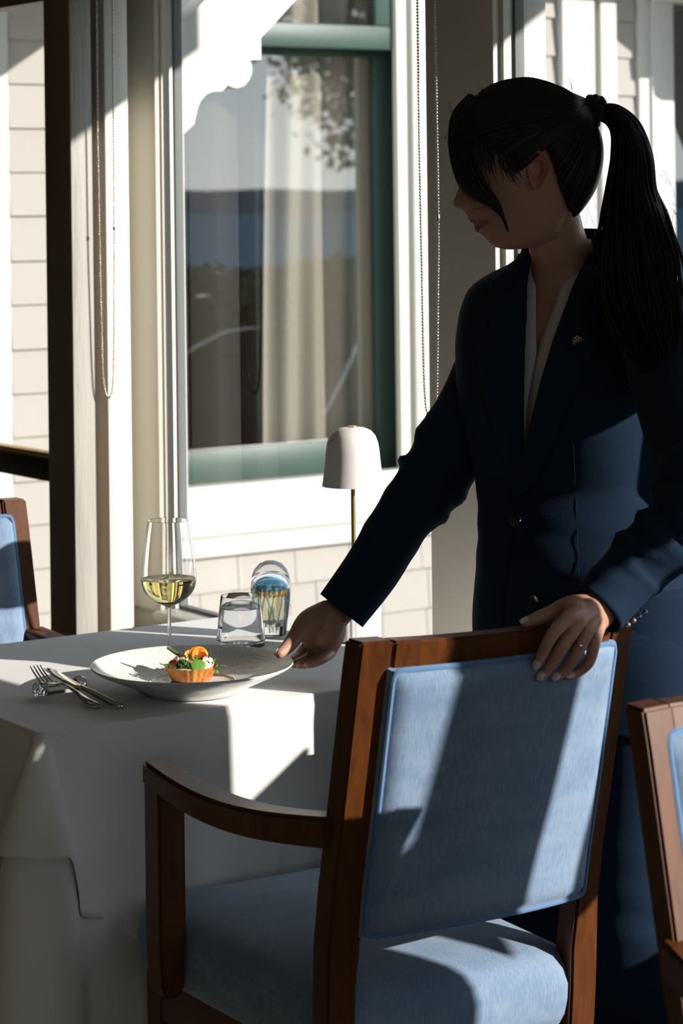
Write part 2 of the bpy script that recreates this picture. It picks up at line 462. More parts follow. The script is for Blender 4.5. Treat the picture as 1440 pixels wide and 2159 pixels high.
# unseen panels added to cut the sun, then sill beads below the panes
trim('sun_block_1', 2.69, 2.70, 1.45, 1.845, .945, 1.392)
trim('sun_block_2', 2.69, 2.70, 1.845, 2.06, .61, 1.10)
trim('sun_block_3', 2.69, 2.70, .80, 1.105, .61, 1.29)
trim('trim_14', 2.615, 2.70, 2.73, 3.43, .585, .612, bev=.006)
trim('trim_15', 2.615, 2.70, 3.63, 4.64, .585, .612, bev=.006)
trim('trim_16', 2.66, 2.72, -1.6, 2.31, .585, .612, bev=.006)
def window(n, y0, y1, z0=.612, z1=2.02):
    fr = bmesh.new()
    w = .007
    box(fr, WX-.008, WX+.012, y0, y0 + w, z0, z1); box(fr, WX-.008, WX+.012, y1 - w, y1, z0, z1)
    box(fr, WX-.008, WX+.012, y0 + w, y1 - w, z0, z0 + w); box(fr, WX-.008, WX+.012, y0 + w, y1 - w, z1 - w, z1)
    f = struct(mkbm('window_%d' % n, fr, M['gasket'], smooth=False))
    V = [(WX, y0 + w, z0 + w), (WX, y1 - w, z0 + w), (WX, y1 - w, z1 - w), (WX, y0 + w, z1 - w)]
    mk('pane', V, [(0, 1, 2, 3)], M['pane'], f, smooth=False)
    return f
window(1, 3.632, yat(376, WX)); window(2, 2.746, 3.414); window(3, 1.282, 2.379); window(4, -.10, 1.103); window(5, -1.6, -.35)
# glazed door beyond the thick post, with its push rail
dr = bmesh.new()
box(dr, 2.60, 2.66, 4.965, 4.985, 0.02, 2.02); box(dr, 2.60, 2.66, 6.05, 6.16, .02, 2.02)
box(dr, 2.60, 2.66, 4.985, 6.05, .02, .40); box(dr, 2.60, 2.66, 4.985, 6.05, 1.985, 2.02)
door = struct(mkbm('door_1', dr, M['brown_paint']))
mk('pane', [(2.65, 4.985, .40), (2.65, 6.05, .40), (2.65, 6.05, 1.985), (2.65, 4.985, 1.985)], [(0, 1, 2, 3)], M['pane'], door, smooth=False)
sbox('push_rail', 2.56, 2.60, 4.95, 6.10, .865, .918, M['green_dark'], door, bev=.004)
sbox('brass_strip', 2.565, 2.60, 4.95, 6.10, .918, .930, M['brass'], door, bev=.003)
trim('trim_17', 2.58, 2.74, 6.16, 6.95, 0, 2.02)

# -------- the far outside wall, its shingles, corner boards and windows
bm = bmesh.new()
GX0, GX1, GZ0, GZ1 = 3.98, 5.18, .525, 2.95           # green window hole
RX0, RX1, RZ0, RZ1 = 6.415, 7.35, .54, 2.27          # right window hole
def wl_(x0, x1, z0, z1): box(bm, x0, x1, OY, OY + .16, z0, z1)
wl_(2.72, GX0, -1.2, 3.2); wl_(GX0, GX1, -1.2, GZ0); wl_(GX0, GX1, GZ1, 3.2); wl_(GX1, RX0, -1.2, 3.2)
wl_(RX0, RX1, -1.2, RZ0); wl_(RX0, RX1, RZ1, 3.2); wl_(RX1, 9.5, -1.2, 3.2)
wall_far = struct(mkbm('wall_far', bm, M['shingle'], smooth=False))
CH = .1455
# one wedge-shaped shingle, shared by all
def shingle_mesh():
    me = bpy.data.meshes.new('shingle')
    V = [(0, 0, 0), (1, 0, 0), (1, -.016, 0), (0, -.016, 0), (0, 0, 1.08), (1, 0, 1.08), (1, -.003, 1.08), (0, -.003, 1.08)]
    Fc = [(0, 3, 2, 1), (4, 5, 6, 7), (0, 1, 5, 4), (3, 7, 6, 2), (0, 4, 7, 3), (1, 2, 6, 5)]
    me.from_pydata(V, [], Fc); me.materials.append(M['shingle']); return me
shm = shingle_mesh()
rs = random.Random(3)
zone = []
for k in range(-4, 18):
    z = 1.763 - 12*CH + k*CH
    if z > 2.62: break
    if z >= -.45:
        zone.append((z, 3.00, 3.515)) if 0 else None
        zone.append((z, 3.535, 3.905))
        zone.append((z, 5.31, 5.842))
        zone.append((z, 6.135, 6.238))
    if z < .2:
        zone.append((z, 3.96, 5.31))
for z, x0, x1 in zone:
    x = x0
    first = True
    while x < x1 - .01:
        w = rs.choice((.12, .16, .2, .24, .27)) * rs.uniform(.85, 1.15)
        if x0 == 3.535 and first: w = rs.choice((.16, .20, .22, .25)); first = False
        if first: w *= rs.uniform(.4, 1); first = False
        if x1 - (x + w) < .06: w = x1 - x
        o = bpy.data.objects.new('shingle', shm); COL.objects.link(o); o.parent = wall_far
        top = min(CH, (.288 - z)) if (x0 == 3.96 and z < .288) else CH
        o.location = (x + .0015, OY - .0005, z + rs.uniform(-.002, .002)); o.scale = (w - .003, rs.uniform(.9, 1.15), top)
        x += w
# white boards
def ext(x0, x1, z0, z1, d, name, material=None, bev=.004): return trim(name, x0, x1, OY - d, OY + .01, z0, z1, material=material or M['white'], bev=bev)
ext(3.30, 3.528, -1.2, 2.62, .03, 'trim_18')
ext(3.905, 3.985, .535, 2.98, .035, 'trim_19')
ext(5.152, 5.30, .535, 2.98, .035, 'trim_20')
ext(3.86, 5.36, .36, .535, .055, 'trim_21')           # sill
ext(3.88, 5.34, .288, .372, .040, 'trim_22')          # apron
ext(5.850, 6.010, -1.2, 2.62, .045, 'trim_23')
ext(6.048, 6.128, -1.2, 2.62, .035, 'trim_24')
ext(6.245, 6.30, .4, 2.42, .03, 'trim_25')
ext(6.30, 6.415, .4, 2.42, .042, 'trim_26')
ext(6.30, 7.45, 2.275, 2.42, .045, 'trim_27')
ext(6.30, 7.45, .40, .54, .055, 'trim_28')
ext(3.985, 5.152, 2.93, 3.05, .035, 'trim_29')
sc = M['cream']
trim('trim_30', 5.100, 5.153, OY - .012, OY + .02, .535, 2.95, material=sc, bev=.003)
def sash_window(n, x0, x1, z0, z1, zr0, zr1, wst):
    b = bmesh.new()
    y0, y1 = OY + .105, OY + .150
    box(b, x0, x0 + wst, y0, y1, z0, zr1, .005); box(b, x1 - wst, x1, y0, y1, z0, zr1, .005)
    box(b, x0 + wst, x1 - wst, y0, y1, z0, z0 + .118, .005); box(b, x0 + wst, x1 - wst, y0, y1, zr0 - .02, zr0 + .04, .004)
    w = struct(mkbm('window_%d' % n, b, M['green']))
    b = bmesh.new()
    y0, y1 = OY + .012, OY + .06
    xr = x1 - .08 if n == 6 else x1
    box(b, x0, xr, y0, y1, zr0, zr1, .006)
    box(b, x0, x0 + wst*.95, y0, y1, zr1, z1, .005); box(b, xr - wst*.8, xr, y0, y1, zr1, z1, .005)
    mkbm('upper_sash', b, M['green'], w)
    gl = [(x0 + .02, OY + .128, z0 + .1), (x1 - .02, OY + .128, z0 + .1), (x1 - .02, OY + .128, zr0 + .02), (x0 + .02, OY + .128, zr0 + .02)]
    mk('pane', gl, [(0, 1, 2, 3)], M['pane_out'], w, smooth=False)
    gl = [(x0 + .02, OY + .035, zr1 - .01), (x1 - .02, OY + .035, zr1 - .01), (x1 - .02, OY + .035, z1), (x0 + .02, OY + .035, z1)]
    mk('pane', gl, [(0, 1, 2, 3)], M['pane_out'], w, smooth=False)
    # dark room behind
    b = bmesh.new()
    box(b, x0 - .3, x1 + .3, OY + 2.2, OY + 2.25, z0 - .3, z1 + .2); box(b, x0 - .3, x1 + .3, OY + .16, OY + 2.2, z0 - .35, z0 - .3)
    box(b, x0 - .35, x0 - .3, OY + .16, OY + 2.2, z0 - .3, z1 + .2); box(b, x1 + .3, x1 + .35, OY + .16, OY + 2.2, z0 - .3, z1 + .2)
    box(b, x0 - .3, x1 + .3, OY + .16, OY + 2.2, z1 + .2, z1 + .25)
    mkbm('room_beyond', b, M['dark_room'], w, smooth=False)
    return w
sash_window(6, GX0, GX1, GZ0, GZ1, 2.058, 2.146, .097)
sash_window(7, RX0, RX1, RZ0, RZ1, .95, 1.01, .022)
# curtain behind the green window
rings = []
for side in (0, 1):
    pass
def curtain(xl_top, xl_bot, xr, z0, z1):
    top = []; V = []; F = []
    nx, nz = 90, 14
    for s in (0, .004):
        for i in range(nz + 1):
            z = lerp(z0, z1, i / nz)
            xl = lerp(xl_bot, xl_top, i / nz)
            for j in range(nx + 1):
                t = j / nx
                x = lerp(xl, xr, t)
                y = OY + .215 + .020*math.sin(t*24 + .8*math.sin(z*1.3)) + .012*math.sin(t*11 + z) + s
                V.append((x, y, z))
    n = nx + 1; o = n*(nz + 1)
    for i in range(nz):
        for j in range(nx):
            a = i*n + j
            F.append((a, a+1, a+n+1, a+n)); F.append((o+a, o+a+n, o+a+n+1, o+a+1))
    return V, F
ct = mk('curtain', *curtain(4.72, 4.655, 5.14, .50, 2.95), M['curtain'], smooth=True, angle=None)
tag(ct, 'pale cream curtain hanging in folds behind the right half of the green-framed window', 'curtain')

# carved corner bracket on the outside of the thick post (profile in the x-z plane)
def scroll(pts):
    return pts
def br(zx, zy): return (340 + zx/2.4, zy/2.4)
BP = [(92, 700), (168, 628), (176, 590), (186, 545), (202, 510), (228, 480), (255, 466), (310, 462), (340, 430), (352, 440), (385, 447),
      (420, 436), (447, 405), (461, 365), (460, 335), (450, 304), (507, 303), (505, 192), (560, 135), (700, -20), (860, -200), (640, -230), (330, -110), (92, 130)]
BY = 4.66
bp3 = []
for zx, zy in BP:
    p = ony(*br(zx, zy), BY); bp3.append((max(p.x, 2.71), p.z))
bk = mkfix('corner_bracket', prism(bp3, lambda a, b, t: Vector((a, t, b)), BY, BY + .075), M['white'], angle=30)
tag(bk, 'white scroll-cut wooden bracket under the porch roof outside the middle window', 'bracket')
# side strip of the bracket brace, and porch roofs (they throw the real shade), plus one added to block sun
struct(sbox('roof_porch', 2.62, 3.57, -3.2, 3.42, 2.36, 2.50, M['white'], bev=0))
struct(sbox('roof_sun_block', -6.5, 5.2, -6.0, -3.3, 2.15, 2.25, M['white'], bev=0))  # added out-of-view overhang that keeps sun out of the back wall
struct(sbox('roof_corner', 2.74, 4.25, 6.02, OY, 2.40, 2.55, M['white'], bev=0))
struct(sbox('roof_eave', 5.55, 9.0, 6.66, OY, 2.47, 2.6, M['white'], bev=0))
bp4 = [(0, -.10), (.10, .12), (.11, .17), (.14, .21), (.19, .24), (.25, .245), (.28, .29), (.31, .31), (.36, .33), (.405, .37), (.42, .43), (.40, .48), (.50, .49), (.50, .60), (.60, .70), (.60, .82), (0, .82)]
b2 = mkfix('corner_bracket', prism([(OY - a*1.2, 1.72 + b*1.0) for a, b in bp4], lambda a, b, t: Vector((t, a, b)), 6.60, 6.68), M['white'], angle=30)
tag(b2, 'white scroll-cut wooden bracket under the eave of the far outside wall', 'bracket')

# -------- outdoors: what the green window mirrors
GZ = -1.0
def mir(px, py, R):               # a point seen as a reflection in the far wall's glass
    p = P(px, py, R); return Vector((p.x, 2*(OY + .128) - p.y, p.z))
gr = struct(sbox('ground_lawn', WX + .06, 45, -45, OY + .05, GZ - .3, GZ, M['ground'], bev=0))
sea = mk('sea', [(20, -60, -6), (3000, -600, -6), (3000, -4500, -6), (-600, -4500, -6), (-600, -60, -6)], [(0, 1, 2, 3, 4)], M['sea'], smooth=False)
sea['kind'] = 'stuff'; sea['label'] = 'blue sea beyond the hedge, mirrored in the green-framed window'; sea['category'] = 'sea'
# headland across the water
V = []; F = []
N_ = 120
for j in range(N_ + 1):
    a = math.radians(-95 + 80*j/N_)
    h = 21 + 6*noise.noise(Vector((j*.07, 1.3, 0))) + 4*noise.noise(Vector((j*.3, 4, 0))) + 6*math.sin(j*.09)
    for (R, z) in ((2050, -6.5), (2120, h*.55), (2250, h), (2500, h*.4), (2600, -6.5)):
        V.append((R*math.cos(a), R*math.sin(a), z))
for j in range(N_):
    for k in range(4):
        a = j*5 + k; F.append((a, a+1, a+6, a+5))
hl = mk('headland', V, F, M['hill'], angle=None)
tag(hl, 'dark wooded headland across the water, mirrored in the green-framed window', 'hill')
def leaves(cloud, n, size, rnd):
    V = []; F = []
    for _ in range(n):
        c = cloud(rnd)
        s = size*rnd.uniform(.6, 1.3)
        d = Vector((rnd.gauss(0, 1), rnd.gauss(0, 1), rnd.gauss(0, 1))).normalized()
        e = d.cross(Vector((rnd.gauss(0, 1), rnd.gauss(0, 1), rnd.gauss(0, 1)))).normalized()
        k = d.cross(e)
        o = len(V)
        V += [c - d*s, c + e*s*.45 + k*s*.1, c + d*s, c - e*s*.45 + k*s*.1]
        F.append((o, o+1, o+2, o+3))
    return V, F
# hedge
hc = mir(560, 560, 27); dirh = Vector((CA, SA, 0)); dirm = Vector((dirh.x, -dirh.y, 0))
r_ = random.Random(5)
def hedge_cloud(r):
    s = r.uniform(-7, 9); 
    top = 1.74 + .28*noise.noise(Vector((s*.8, 2, 0))) + .16*noise.noise(Vector((s*3, 7, 0)))
    z = GZ + top*math.sqrt(r.random()); y = r.gauss(0, .28)
    n_ = Vector((dirm.y, -dirm.x, 0))
    return Vector((hc.x, hc.y, 0)) + dirm*s + n_*y + Vector((0, 0, z))
hd = thing('hedge', 'dark clipped hedge above the shore, mirrored in the green-framed window', 'hedge', (hc.x, hc.y, GZ))
mk('foliage', *leaves(hedge_cloud, 24000, .085, r_), M['leaf'], hd, smooth=False)
st = Acc()
for i in range(24):
    b0 = Vector((hc.x, hc.y, GZ)) + dirm*(-7 + i*.68)
    st.add(tube([b0, b0 + Vector((.05, .02, .8)), b0 + Vector((0, .05, 1.5))], [.06, .04, .015], 7))
mk('stem', st.V, st.F, M['bark'], hd)['kind'] = 'stuff'
# tree whose branches hang into the reflection
TK = 3.4
tc_ = mir(1010, 430, 13.5*TK)
tr = thing('tree', 'leafy tree with overhanging branches, mirrored at the top of the green-framed window', 'tree', (tc_.x, tc_.y, GZ))
wood_ = Acc()
wood_.add(tube([(tc_.x, tc_.y, GZ), (tc_.x+.05, tc_.y, 1), (tc_.x, tc_.y+.1, 2.6), (tc_.x-.1, tc_.y+.1, 6.2)], [.4, .34, .28, .12], 10))
cl = []
for (px, py, R, n, s) in ((640, 150, 14, 90, .20), (740, 120, 14, 260, .27), (760, 190, 13.6, 300, .27), (700, 230, 14, 150, .2), (760, 290, 13.8, 160, .18), (780, 60, 13.6, 420, .35),
                         (660, 20, 14, 420, .33), (740, -60, 14, 600, .4), (850, 20, 13.6, 500, .35), (600, -30, 14, 350, .3), (560, 10, 14.3, 160, .22), (880, 160, 13.5, 300, .3), (670, 130, 14, 150, .22)):
    c = mir(px, py, R*TK); cl.append((c, n, s*TK))
    wood_.add(tube([Vector((tc_.x, tc_.y, 2.2)), lerp(Vector((tc_.x, tc_.y, 2.8)), c, .5), c], [.15, .06, .015], 6))
mk('trunk', wood_.V, wood_.F, M['bark'], tr)
tot = Acc(); r_ = random.Random(9)
for c, n, s in cl:
    tot.add(leaves(lambda r: c + Vector((r.gauss(0, s*.55), r.gauss(0, s*.55), r.gauss(0, s*.5))), n, .05*TK*.8, r_))
mk('crown', tot.V, tot.F, M['leaf_olive'], tr, smooth=False)
# parked car
cc = mir(640, 900, 19.5)
car = thing('car', 'black parked car mirrored in the lower half of the green-framed window', 'car', (cc.x, cc.y, GZ), math.atan2(dirm.y, dirm.x))
def car_ring(poly, y): return [(x, y, z) for x, z in poly]
lower = [(-2.15, .38), (-2.2, .62), (-2.05, .86), (-1.2, .95), (1.5, .95), (2.0, .9), (2.15, .65), (2.1, .36)]
V, F = loft([[(x, y*(1 - .12*(abs(x)/2.2)**3), z) for x, z in lower] for y in (-.86, -.9, -.8, .8, .9, .86)], True, True)
mkfix('car_body', (V, F), M['carpaint'], car, world=False, angle=50)
cab = [(-1.35, .93), (-.65, 1.36), (-.2, 1.46), (.6, 1.46), (1.1, 1.36), (1.75, .93)]
V, F = loft([[(x, y*(1 - .22*max(0, z - .9)/.5), z) for x, z in cab] for y in (-.82, -.78, .78, .82)], True, True)
mkfix('cabin_glass', (V, F), M['carglass'], car, world=False, angle=50)
rf = [(-.78, 1.33), (-.2, 1.475), (.6, 1.475), (1.2, 1.33)]
V, F = loft([[(x, y, z + d) for x, z in rf] + [(x, y, z - .05 + d) for x, z in rf[::-1]] for y, d in ((-.64, -.02), (-.4, .015), (.4, .015), (.64, -.02))], True, True)
mkfix('roof_panel', (V, F), M['carpaint'], car, world=False, angle=50)
for sy in (-1, 1):
    V, F = tube([(x, sy*y, z) for x, y, z in ((-1.5, .80, .95), (-1.0, .75, 1.18), (-.55, .68, 1.38), (-.1, .64, 1.47), (.5, .63, 1.475), (1.0, .67, 1.40))], [.012, .014, .018, .014, .008, .006], 8)
    mk('roof_glint', V, F, M['steel'], car, world=False)  # bright tube added for the sky highlight along the roof edge
for sx in (-1.35, 1.4):
    for sy in (-.8, .8):
        V, F = lathe([(.02, -.1), (.2, -.1), (.31, -.1), (.33, -.06), (.33, .06), (.31, .1), (.2, .1), (.02, .1)], 24, cap=True)
        mkfix('wheel', ([Vector((sx + v.x, sy + v.z, .33 + v.y)) for v in V], F), M['tyre'], car, world=False)
# small shrub below the middle window
sp = P(452, 1290, 5.5)
r_ = random.Random(4)
sh = thing('shrub', 'small dark green shrub just outside the bottom of the middle window', 'shrub', (sp.x + .1, sp.y, GZ))
mk('foliage', *leaves(lambda r: Vector((sp.x + .1 + r.gauss(0, .05), sp.y + r.gauss(0, .16), .30 + r.gauss(0, .11))), 500, .03, r_), M['leaf'], sh, smooth=False)
V, F = tube([(sp.x + .1, sp.y, GZ), (sp.x + .12, sp.y, -.3), (sp.x + .1, sp.y, .3)], [.03, .02, .008], 8)
mk('stem', V, F, M['bark'], sh)

# a roller blind, half lowered, in the third window (out of frame; its hem shades the jacket)
bl = thing('roller_blind', 'beige roller blind half lowered in the window behind the standing woman', 'blind', (2.60, 1.82, 1.98))
V, F = tube([(2.612, 1.28, 1.98), (2.612, 2.40, 1.98)], [.022, .022], 16)
mk('roller', V, F, M['blind'], bl)
V, F = prism([(1.28, 1.425), (2.40, 1.348), (2.40, 1.98), (1.28, 1.98)], lambda a, b, t: Vector((t, a, b)), 2.628, 2.631)
mkfix('fabric', (V, F), M['blind'], bl, smooth=False)
V, F = tube([(2.6295, 1.28, 1.422), (2.6295, 2.40, 1.345)], [.008, .008], 10); mk('hem_bar', V, F, M['blind'], bl)

# ================================================================== BEAD CHAINS
def bead_chain(px_pts, u, lab, conn):
    pts = [tuple(onx(x, y, u)) for x, y in px_pts]
    d = [Vector(p) for p in catmull(pts, 30)]
    root = thing('bead_chain', lab, 'chain', tuple(d[0]), group=None)
    acc = Acc()
    ico = bmesh.new(); bmesh.ops.create_icosphere(ico, subdivisions=2, radius=.0026)
    iv = [v.co.copy() for v in ico.verts]; jf = [tuple(v.index for v in f.verts) for f in ico.faces]; ico.free()
    step = .0057; carry = 0
    for a, b in zip(d, d[1:]):
        L_ = (b - a).length; t = carry
        while t < L_:
            c = a + (b - a)*(t/L_)
            acc.add(([v + c for v in iv], jf)); t += step
        carry = t - L_
    cord = tube(d, [.0006]*len(d), 5); acc.add(cord)
    o = mk('beads', acc.V, acc.F, M['bead'], root, angle=None); o['kind'] = 'stuff'
    c = onx(*conn, u)
    V, F = lathe([(.0005, -.0055), (.003, -.0045), (.0037, 0), (.003, .0045), (.0005, .0055)], 12, tuple(c), True)
    mk('connector', V, F, M['bead'], root)
bead_chain([(203, -60), (206, 300), (211, 560), (214, 700), (217, 790), (222, 826), (230, 838), (237, 822), (240, 760), (241, 600), (241, 480), (239, 240), (237, -60)], 2.50,
           'steel bead chain loop hanging in front of the thick post on the left', (241, 481))
bead_chain([(879, -60), (884, 300), (890, 600), (893, 760), (897, 845), (903, 876), (911, 886), (918, 872), (921, 830), (923, 640), (924, 460), (920, 200), (916, -60)], 2.56,
           'steel bead chain loop hanging beside the dark post behind the woman', (924, 460))

# ================================================================== CHAIRS
# local frame: x across, y from the back towards the seat front, z up; y = 0 is the back plane at seat height
BACK = [(0, .055), (.30, .020), (.45, .004), (.58, -.004), (.75, -.042), (.92, -.080), (.97, -.093)]
def back_y(z, x=0.0, half=.212):       # outer face of the back: leans and bows outwards in the middle
    bow = .026*(1 - (x/half)**2) if z > .50 else 0
    return smooth_interp(BACK, z) - bow
def chair_parts(root):
    hw = .212; sw = .043; dp = .040
    wood_m, vel = M['wood'], M['velvet']
    def boxstrip(stations, name, bev=.0035):
        """stations: list of four-corner rings"""
        V, F = loft(stations, True, True)
        V = V[:len(stations)*4]; F = [f for f in F if max(f) < len(V)]
        F.append((3, 2, 1, 0)); b = (len(stations)-1)*4; F.append((b, b+1, b+2, b+3))
        bm = bmesh.new(); vs = [bm.verts.new(v) for v in V]
        for f in F: bm.faces.new([vs[i] for i in f])
        bmesh.ops.recalc_face_normals(bm, faces=bm.faces)
        es = [e for e in bm.edges if len(e.link_faces) == 2 and e.calc_face_angle(0) > .6]
        if bev: bmesh.ops.bevel(bm, geom=es, offset=bev, segments=2, affect='EDGES')
        return mkbm(name, bm, wood_m, root, world=False)
    zs = [0.0, .12, .25, .36, .44, .50, .56, .64, .72, .80, .88, .925, .963]
    for s in (-1, 1):
        st = []
        for z in zs:
            yo = smooth_interp(BACK, z); k = 1.0 if z > .3 else lerp(.85, 1, z/.3)
            xo = hw*s; xi = (hw - sw*k)*s
            slope = .13*1.0 if z > .5 else 0
            # the stile follows the bow of the back
            yi = yo - (.009 if z > .5 else 0)
            st.append([(xo, yo, z), (xi, yi, z), (xi, yi + dp*k, z), (xo, yo + dp*k, z)])
        boxstrip(st, 'stile')
    # top rail, bowed
    st = []
    nseg = 14
    for i in range(nseg + 1):
        x = lerp(-hw + sw, hw - sw, i/nseg)
        z0, z1 = .920, .963 - .004*(1 - (x/hw)**2)
        st.append([(x, back_y(z0, x, hw*1.0), z0), (x, back_y(z1, x), z1), (x, back_y(z1, x) + dp*.85, z1), (x, back_y(z0, x) + dp*.85, z0)])
    boxstrip(st, 'top_rail')
    st = []
    for i in range(nseg + 1):
        x = lerp(-hw + sw, hw - sw, i/nseg)
        z0, z1 = .585, .622
        st.append([(x, back_y(z0, x) + .004, z0), (x, back_y(z1, x) + .004, z1), (x, back_y(z1, x) + dp*.8, z1), (x, back_y(z0, x) + dp*.8, z0)])
    boxstrip(st, 'lower_rail')
    # upholstered back: one padded panel with an outer and inner face
    pw = hw - sw + .003; z0, z1 = .578, .925
    nx, nz = 26, 26
    V = []; F = []
    for side in (0, 1):
        for i in range(nz + 1):
            for j in range(nx + 1):
                a, b = j/nx*2 - 1, i/nz*2 - 1
                # rounded-corner outline
                x = a*(pw + (.012 if side else 0)); z = lerp(z0, z1, (b + 1)/2) + (.010*b if side else 0)
                edge = min(1, (1 - abs(a))*14)**.5*min(1, (1 - abs(b))*14)**.5 if abs(a) < 1 and abs(b) < 1 else 0
                edge = max(edge, 0)
                yb = back_y(z, x)
                if side == 0: y = yb - .008 - .010*edge
                else: y = yb + dp*.85 + .004 + .016*edge
                V.append((x, y, z))
    n = nx + 1; o = n*(nz + 1)
    for i in range(nz):
        for j in range(nx):
            a = i*n + j
            F.append((a, a+1, a+n+1, a+n)); F.append((o+a, o+a+n, o+a+n+1, o+a+1))
    rim = [j for j in range(nx)] + [i*n + nx for i in range(nz)] + [nz*n + j for j in range(nx, 0, -1)] + [i*n for i in range(nz, 0, -1)]
    for a, b in zip(rim, rim[1:] + rim[:1]): F.append((a, o + a, o + b, b))
    mkfix('back_pad', (V, F), vel, root, world=False, angle=60)
    # piping round the outer and inner face
    acc = Acc()
    for side in (0, 1):
        loop = []
        q = pw - .0015; r = .012
        corners = [(-q, z0), (q, z0), (q, z1), (-q, z1)]
        pts2 = []
        for k in range(4):
            (x, z), (xn, zn) = corners[k], corners[(k+1) % 4]
            for t in [.035] + [i/16 for i in range(1, 16)] + [.965]:
                pts2.append((lerp(x, xn, t), lerp(z, zn, t)))
            pts2.append((xn - .0028*math.copysign(1, xn), zn - .0028*(1 if zn > .7 else -1)))
        for x, z in pts2:
            if side: x *= (pw + .012)/pw; z += .010*(1 if z > .75 else -1)*min(1, abs(z - .7515)/.17)
            y = back_y(z, x) - .009 if side == 0 else back_y(z, x) + dp*.85 + .005
            loop.append(Vector((x, y, z)))
        loop.append(loop[0]); loop.append(loop[1])
        acc.add(tube(loop, [.0038]*len(loop), 8))
    mk('piping', acc.V, acc.F, M['piping'], root, world=False)
    # seat cushion: rounded block, crowned
    x_h = lambda t: lerp(.196, .212, t)
    V = []; rings = []
    def seat_ring(inset, z):
        ring = []
        y0, y1 = .012 + inset, .568 - inset
        rc = .05
        for (cx, cy, a0) in ((1, 1, 0), (-1, 1, 90), (-1, -1, 180), (1, -1, 270)):
            for k in range(7):
                a = math.radians(a0 + 15*k)
                yy = (y1 - rc if cy > 0 else y0 + rc) + rc*math.sin(a)
                h_ = x_h((yy - .012)/.556) - inset
                xx = cx*(h_ - rc) + rc*math.cos(a)
                ring.append(Vector((xx, yy, z)))
        return ring
    prof = [(.02, .392), (.006, .396), (.0, .41), (-.004, .432), (-.005, .452), (.0, .472), (.010, .487), (.028, .497), (.06, .505), (.10, .511), (.15, .515)]
    rings = [seat_ring(i, z) for i, z in prof]
    V, F = loft(rings, True, True)
    mk('seat', V, F, vel, root, world=False, angle=60)
    acc = Acc()
    lp = seat_ring(-.004, .478); lp += [lp[0], lp[1]]
    # frame under the seat
    bm = bmesh.new()
    box(bm, -.185, .185, .045, .075, .33, .398, .003); box(bm, -.185, .185, .515, .545, .33, .398, .003)
    box(bm, -.195, -.168, .06, .55, .33, .398, .003); box(bm, .168, .195, .06, .55, .33, .398, .003)
    mkbm('seat_frame', bm, wood_m, root, world=False)
    for s in (-1, 1):
        st = []
        for z in (0, .15, .28, .395):
            k = lerp(.032, .052, z/.395)
            x0 = .196*s; y1 = .548
            st.append([(x0, y1 - k, z), (x0 - k*s, y1 - k, z), (x0 - k*s, y1, z), (x0, y1, z)])
        boxstrip(st, 'leg')
        # arm: post rising outside the seat, and a bowed arm running back to the stile
        xo = .236*s; xi = .193*s
        cx = .2365*s
        pts = []
        st = []
        for z in (.40, .42, .47, .56, .64, .70):
            k = .021 if z > .43 else lerp(.012, .021, (z - .40)/.03)
            c = (.2345*s, .405)
            st.append([(c[0] - k*s, c[1] - .023, z), (c[0] + k*s, c[1] - .023, z), (c[0] + k*s, c[1] + .023, z), (c[0] - k*s, c[1] + .023, z)])
        boxstrip(st, 'arm_post')
        st = []
        for t in [i/12 for i in range(13)]:
            y = lerp(.430, -.012, t)
            x = lerp(.2345, .200, t**1.6)*s + .012*s*math.sin(PI*t)
            zt = .722 + .004*(1 - t) - .030*math.sin(PI*min(1, t*1.0))*.55 + .012*t
            th = lerp(.034, .040, t); hwid = .023
            st.append([(x - hwid*s, y, zt - th), (x + hwid*s, y, zt - th), (x + hwid*s, y, zt), (x - hwid*s, y, zt)])
        boxstrip(st, 'arm', bev=.005)
        st = []
        for y in (.06, .30, .54):
            z = lerp(.20, .22, y)
            st.append([(.176*s, y, z), (.192*s, y, z), (.192*s, y, z + .03), (.176*s, y, z + .03)])
        boxstrip(st, 'stretcher')
def copy_thing(src, loc, rz, label):
    r = src.copy(); COL.objects.link(r); r.location = loc; r.rotation_euler = (0, 0, rz); r['label'] = label
    for ch in list(src.children):
        c = ch.copy(); COL.objects.link(c); c.parent = r
    return r
CH0 = Vector((1.886, 2.523, 0)); CHR = math.radians(-3)
chair = thing('dining_chair', 'blue velvet armchair with mahogany frame under the woman\'s hand, pushed up to the table', 'chair', CH0, CHR, 'blue velvet dining chairs')
chair_parts(chair)
copy_thing(chair, (1.795, 3.975, 0), math.radians(180), 'blue velvet chair behind the table at the left edge, beside the dark door post')
copy_thing(chair, (1.888, 1.862, 0), math.radians(173), 'blue velvet chair at the lower right edge, nearest the viewer and out of focus')

# ================================================================== TABLE
TX0, TX1, TY0, TY1, TZ = 1.575, 2.375, 3.115, 3.775, .75
tb = thing('dining_table', 'small rectangular dining table hidden under white linen', 'table', ((TX0+TX1)/2, (TY0+TY1)/2, 0))
sbox('table_top', TX0, TX1, TY0, TY1, TZ - .035, TZ - .008, M['wood'], tb, bev=.003)
V, F = lathe([(.05, .02), (.05, .06), (.042, .10), (.038, .40), (.045, .66), (.10, .71)], 24, ((TX0+TX1)/2, (TY0+TY1)/2, 0), True)
mk('pedestal', V, F, M['wood'], tb)
for dx, dy in ((1, 0), (-1, 0), (0, 1), (0, -1)):
    cx, cy = (TX0+TX1)/2, (TY0+TY1)/2
    bm = bmesh.new()
    if dx: box(bm, min(cx, cx + dx*.33), max(cx, cx + dx*.33), cy - .03, cy + .03, 0.002, .05, .006)
    else: box(bm, cx - .03, cx + .03, min(cy, cy + dy*.26), max(cy, cy + dy*.26), 0.002, .05, .006)
    mkbm('foot', bm, M['wood'], tb)

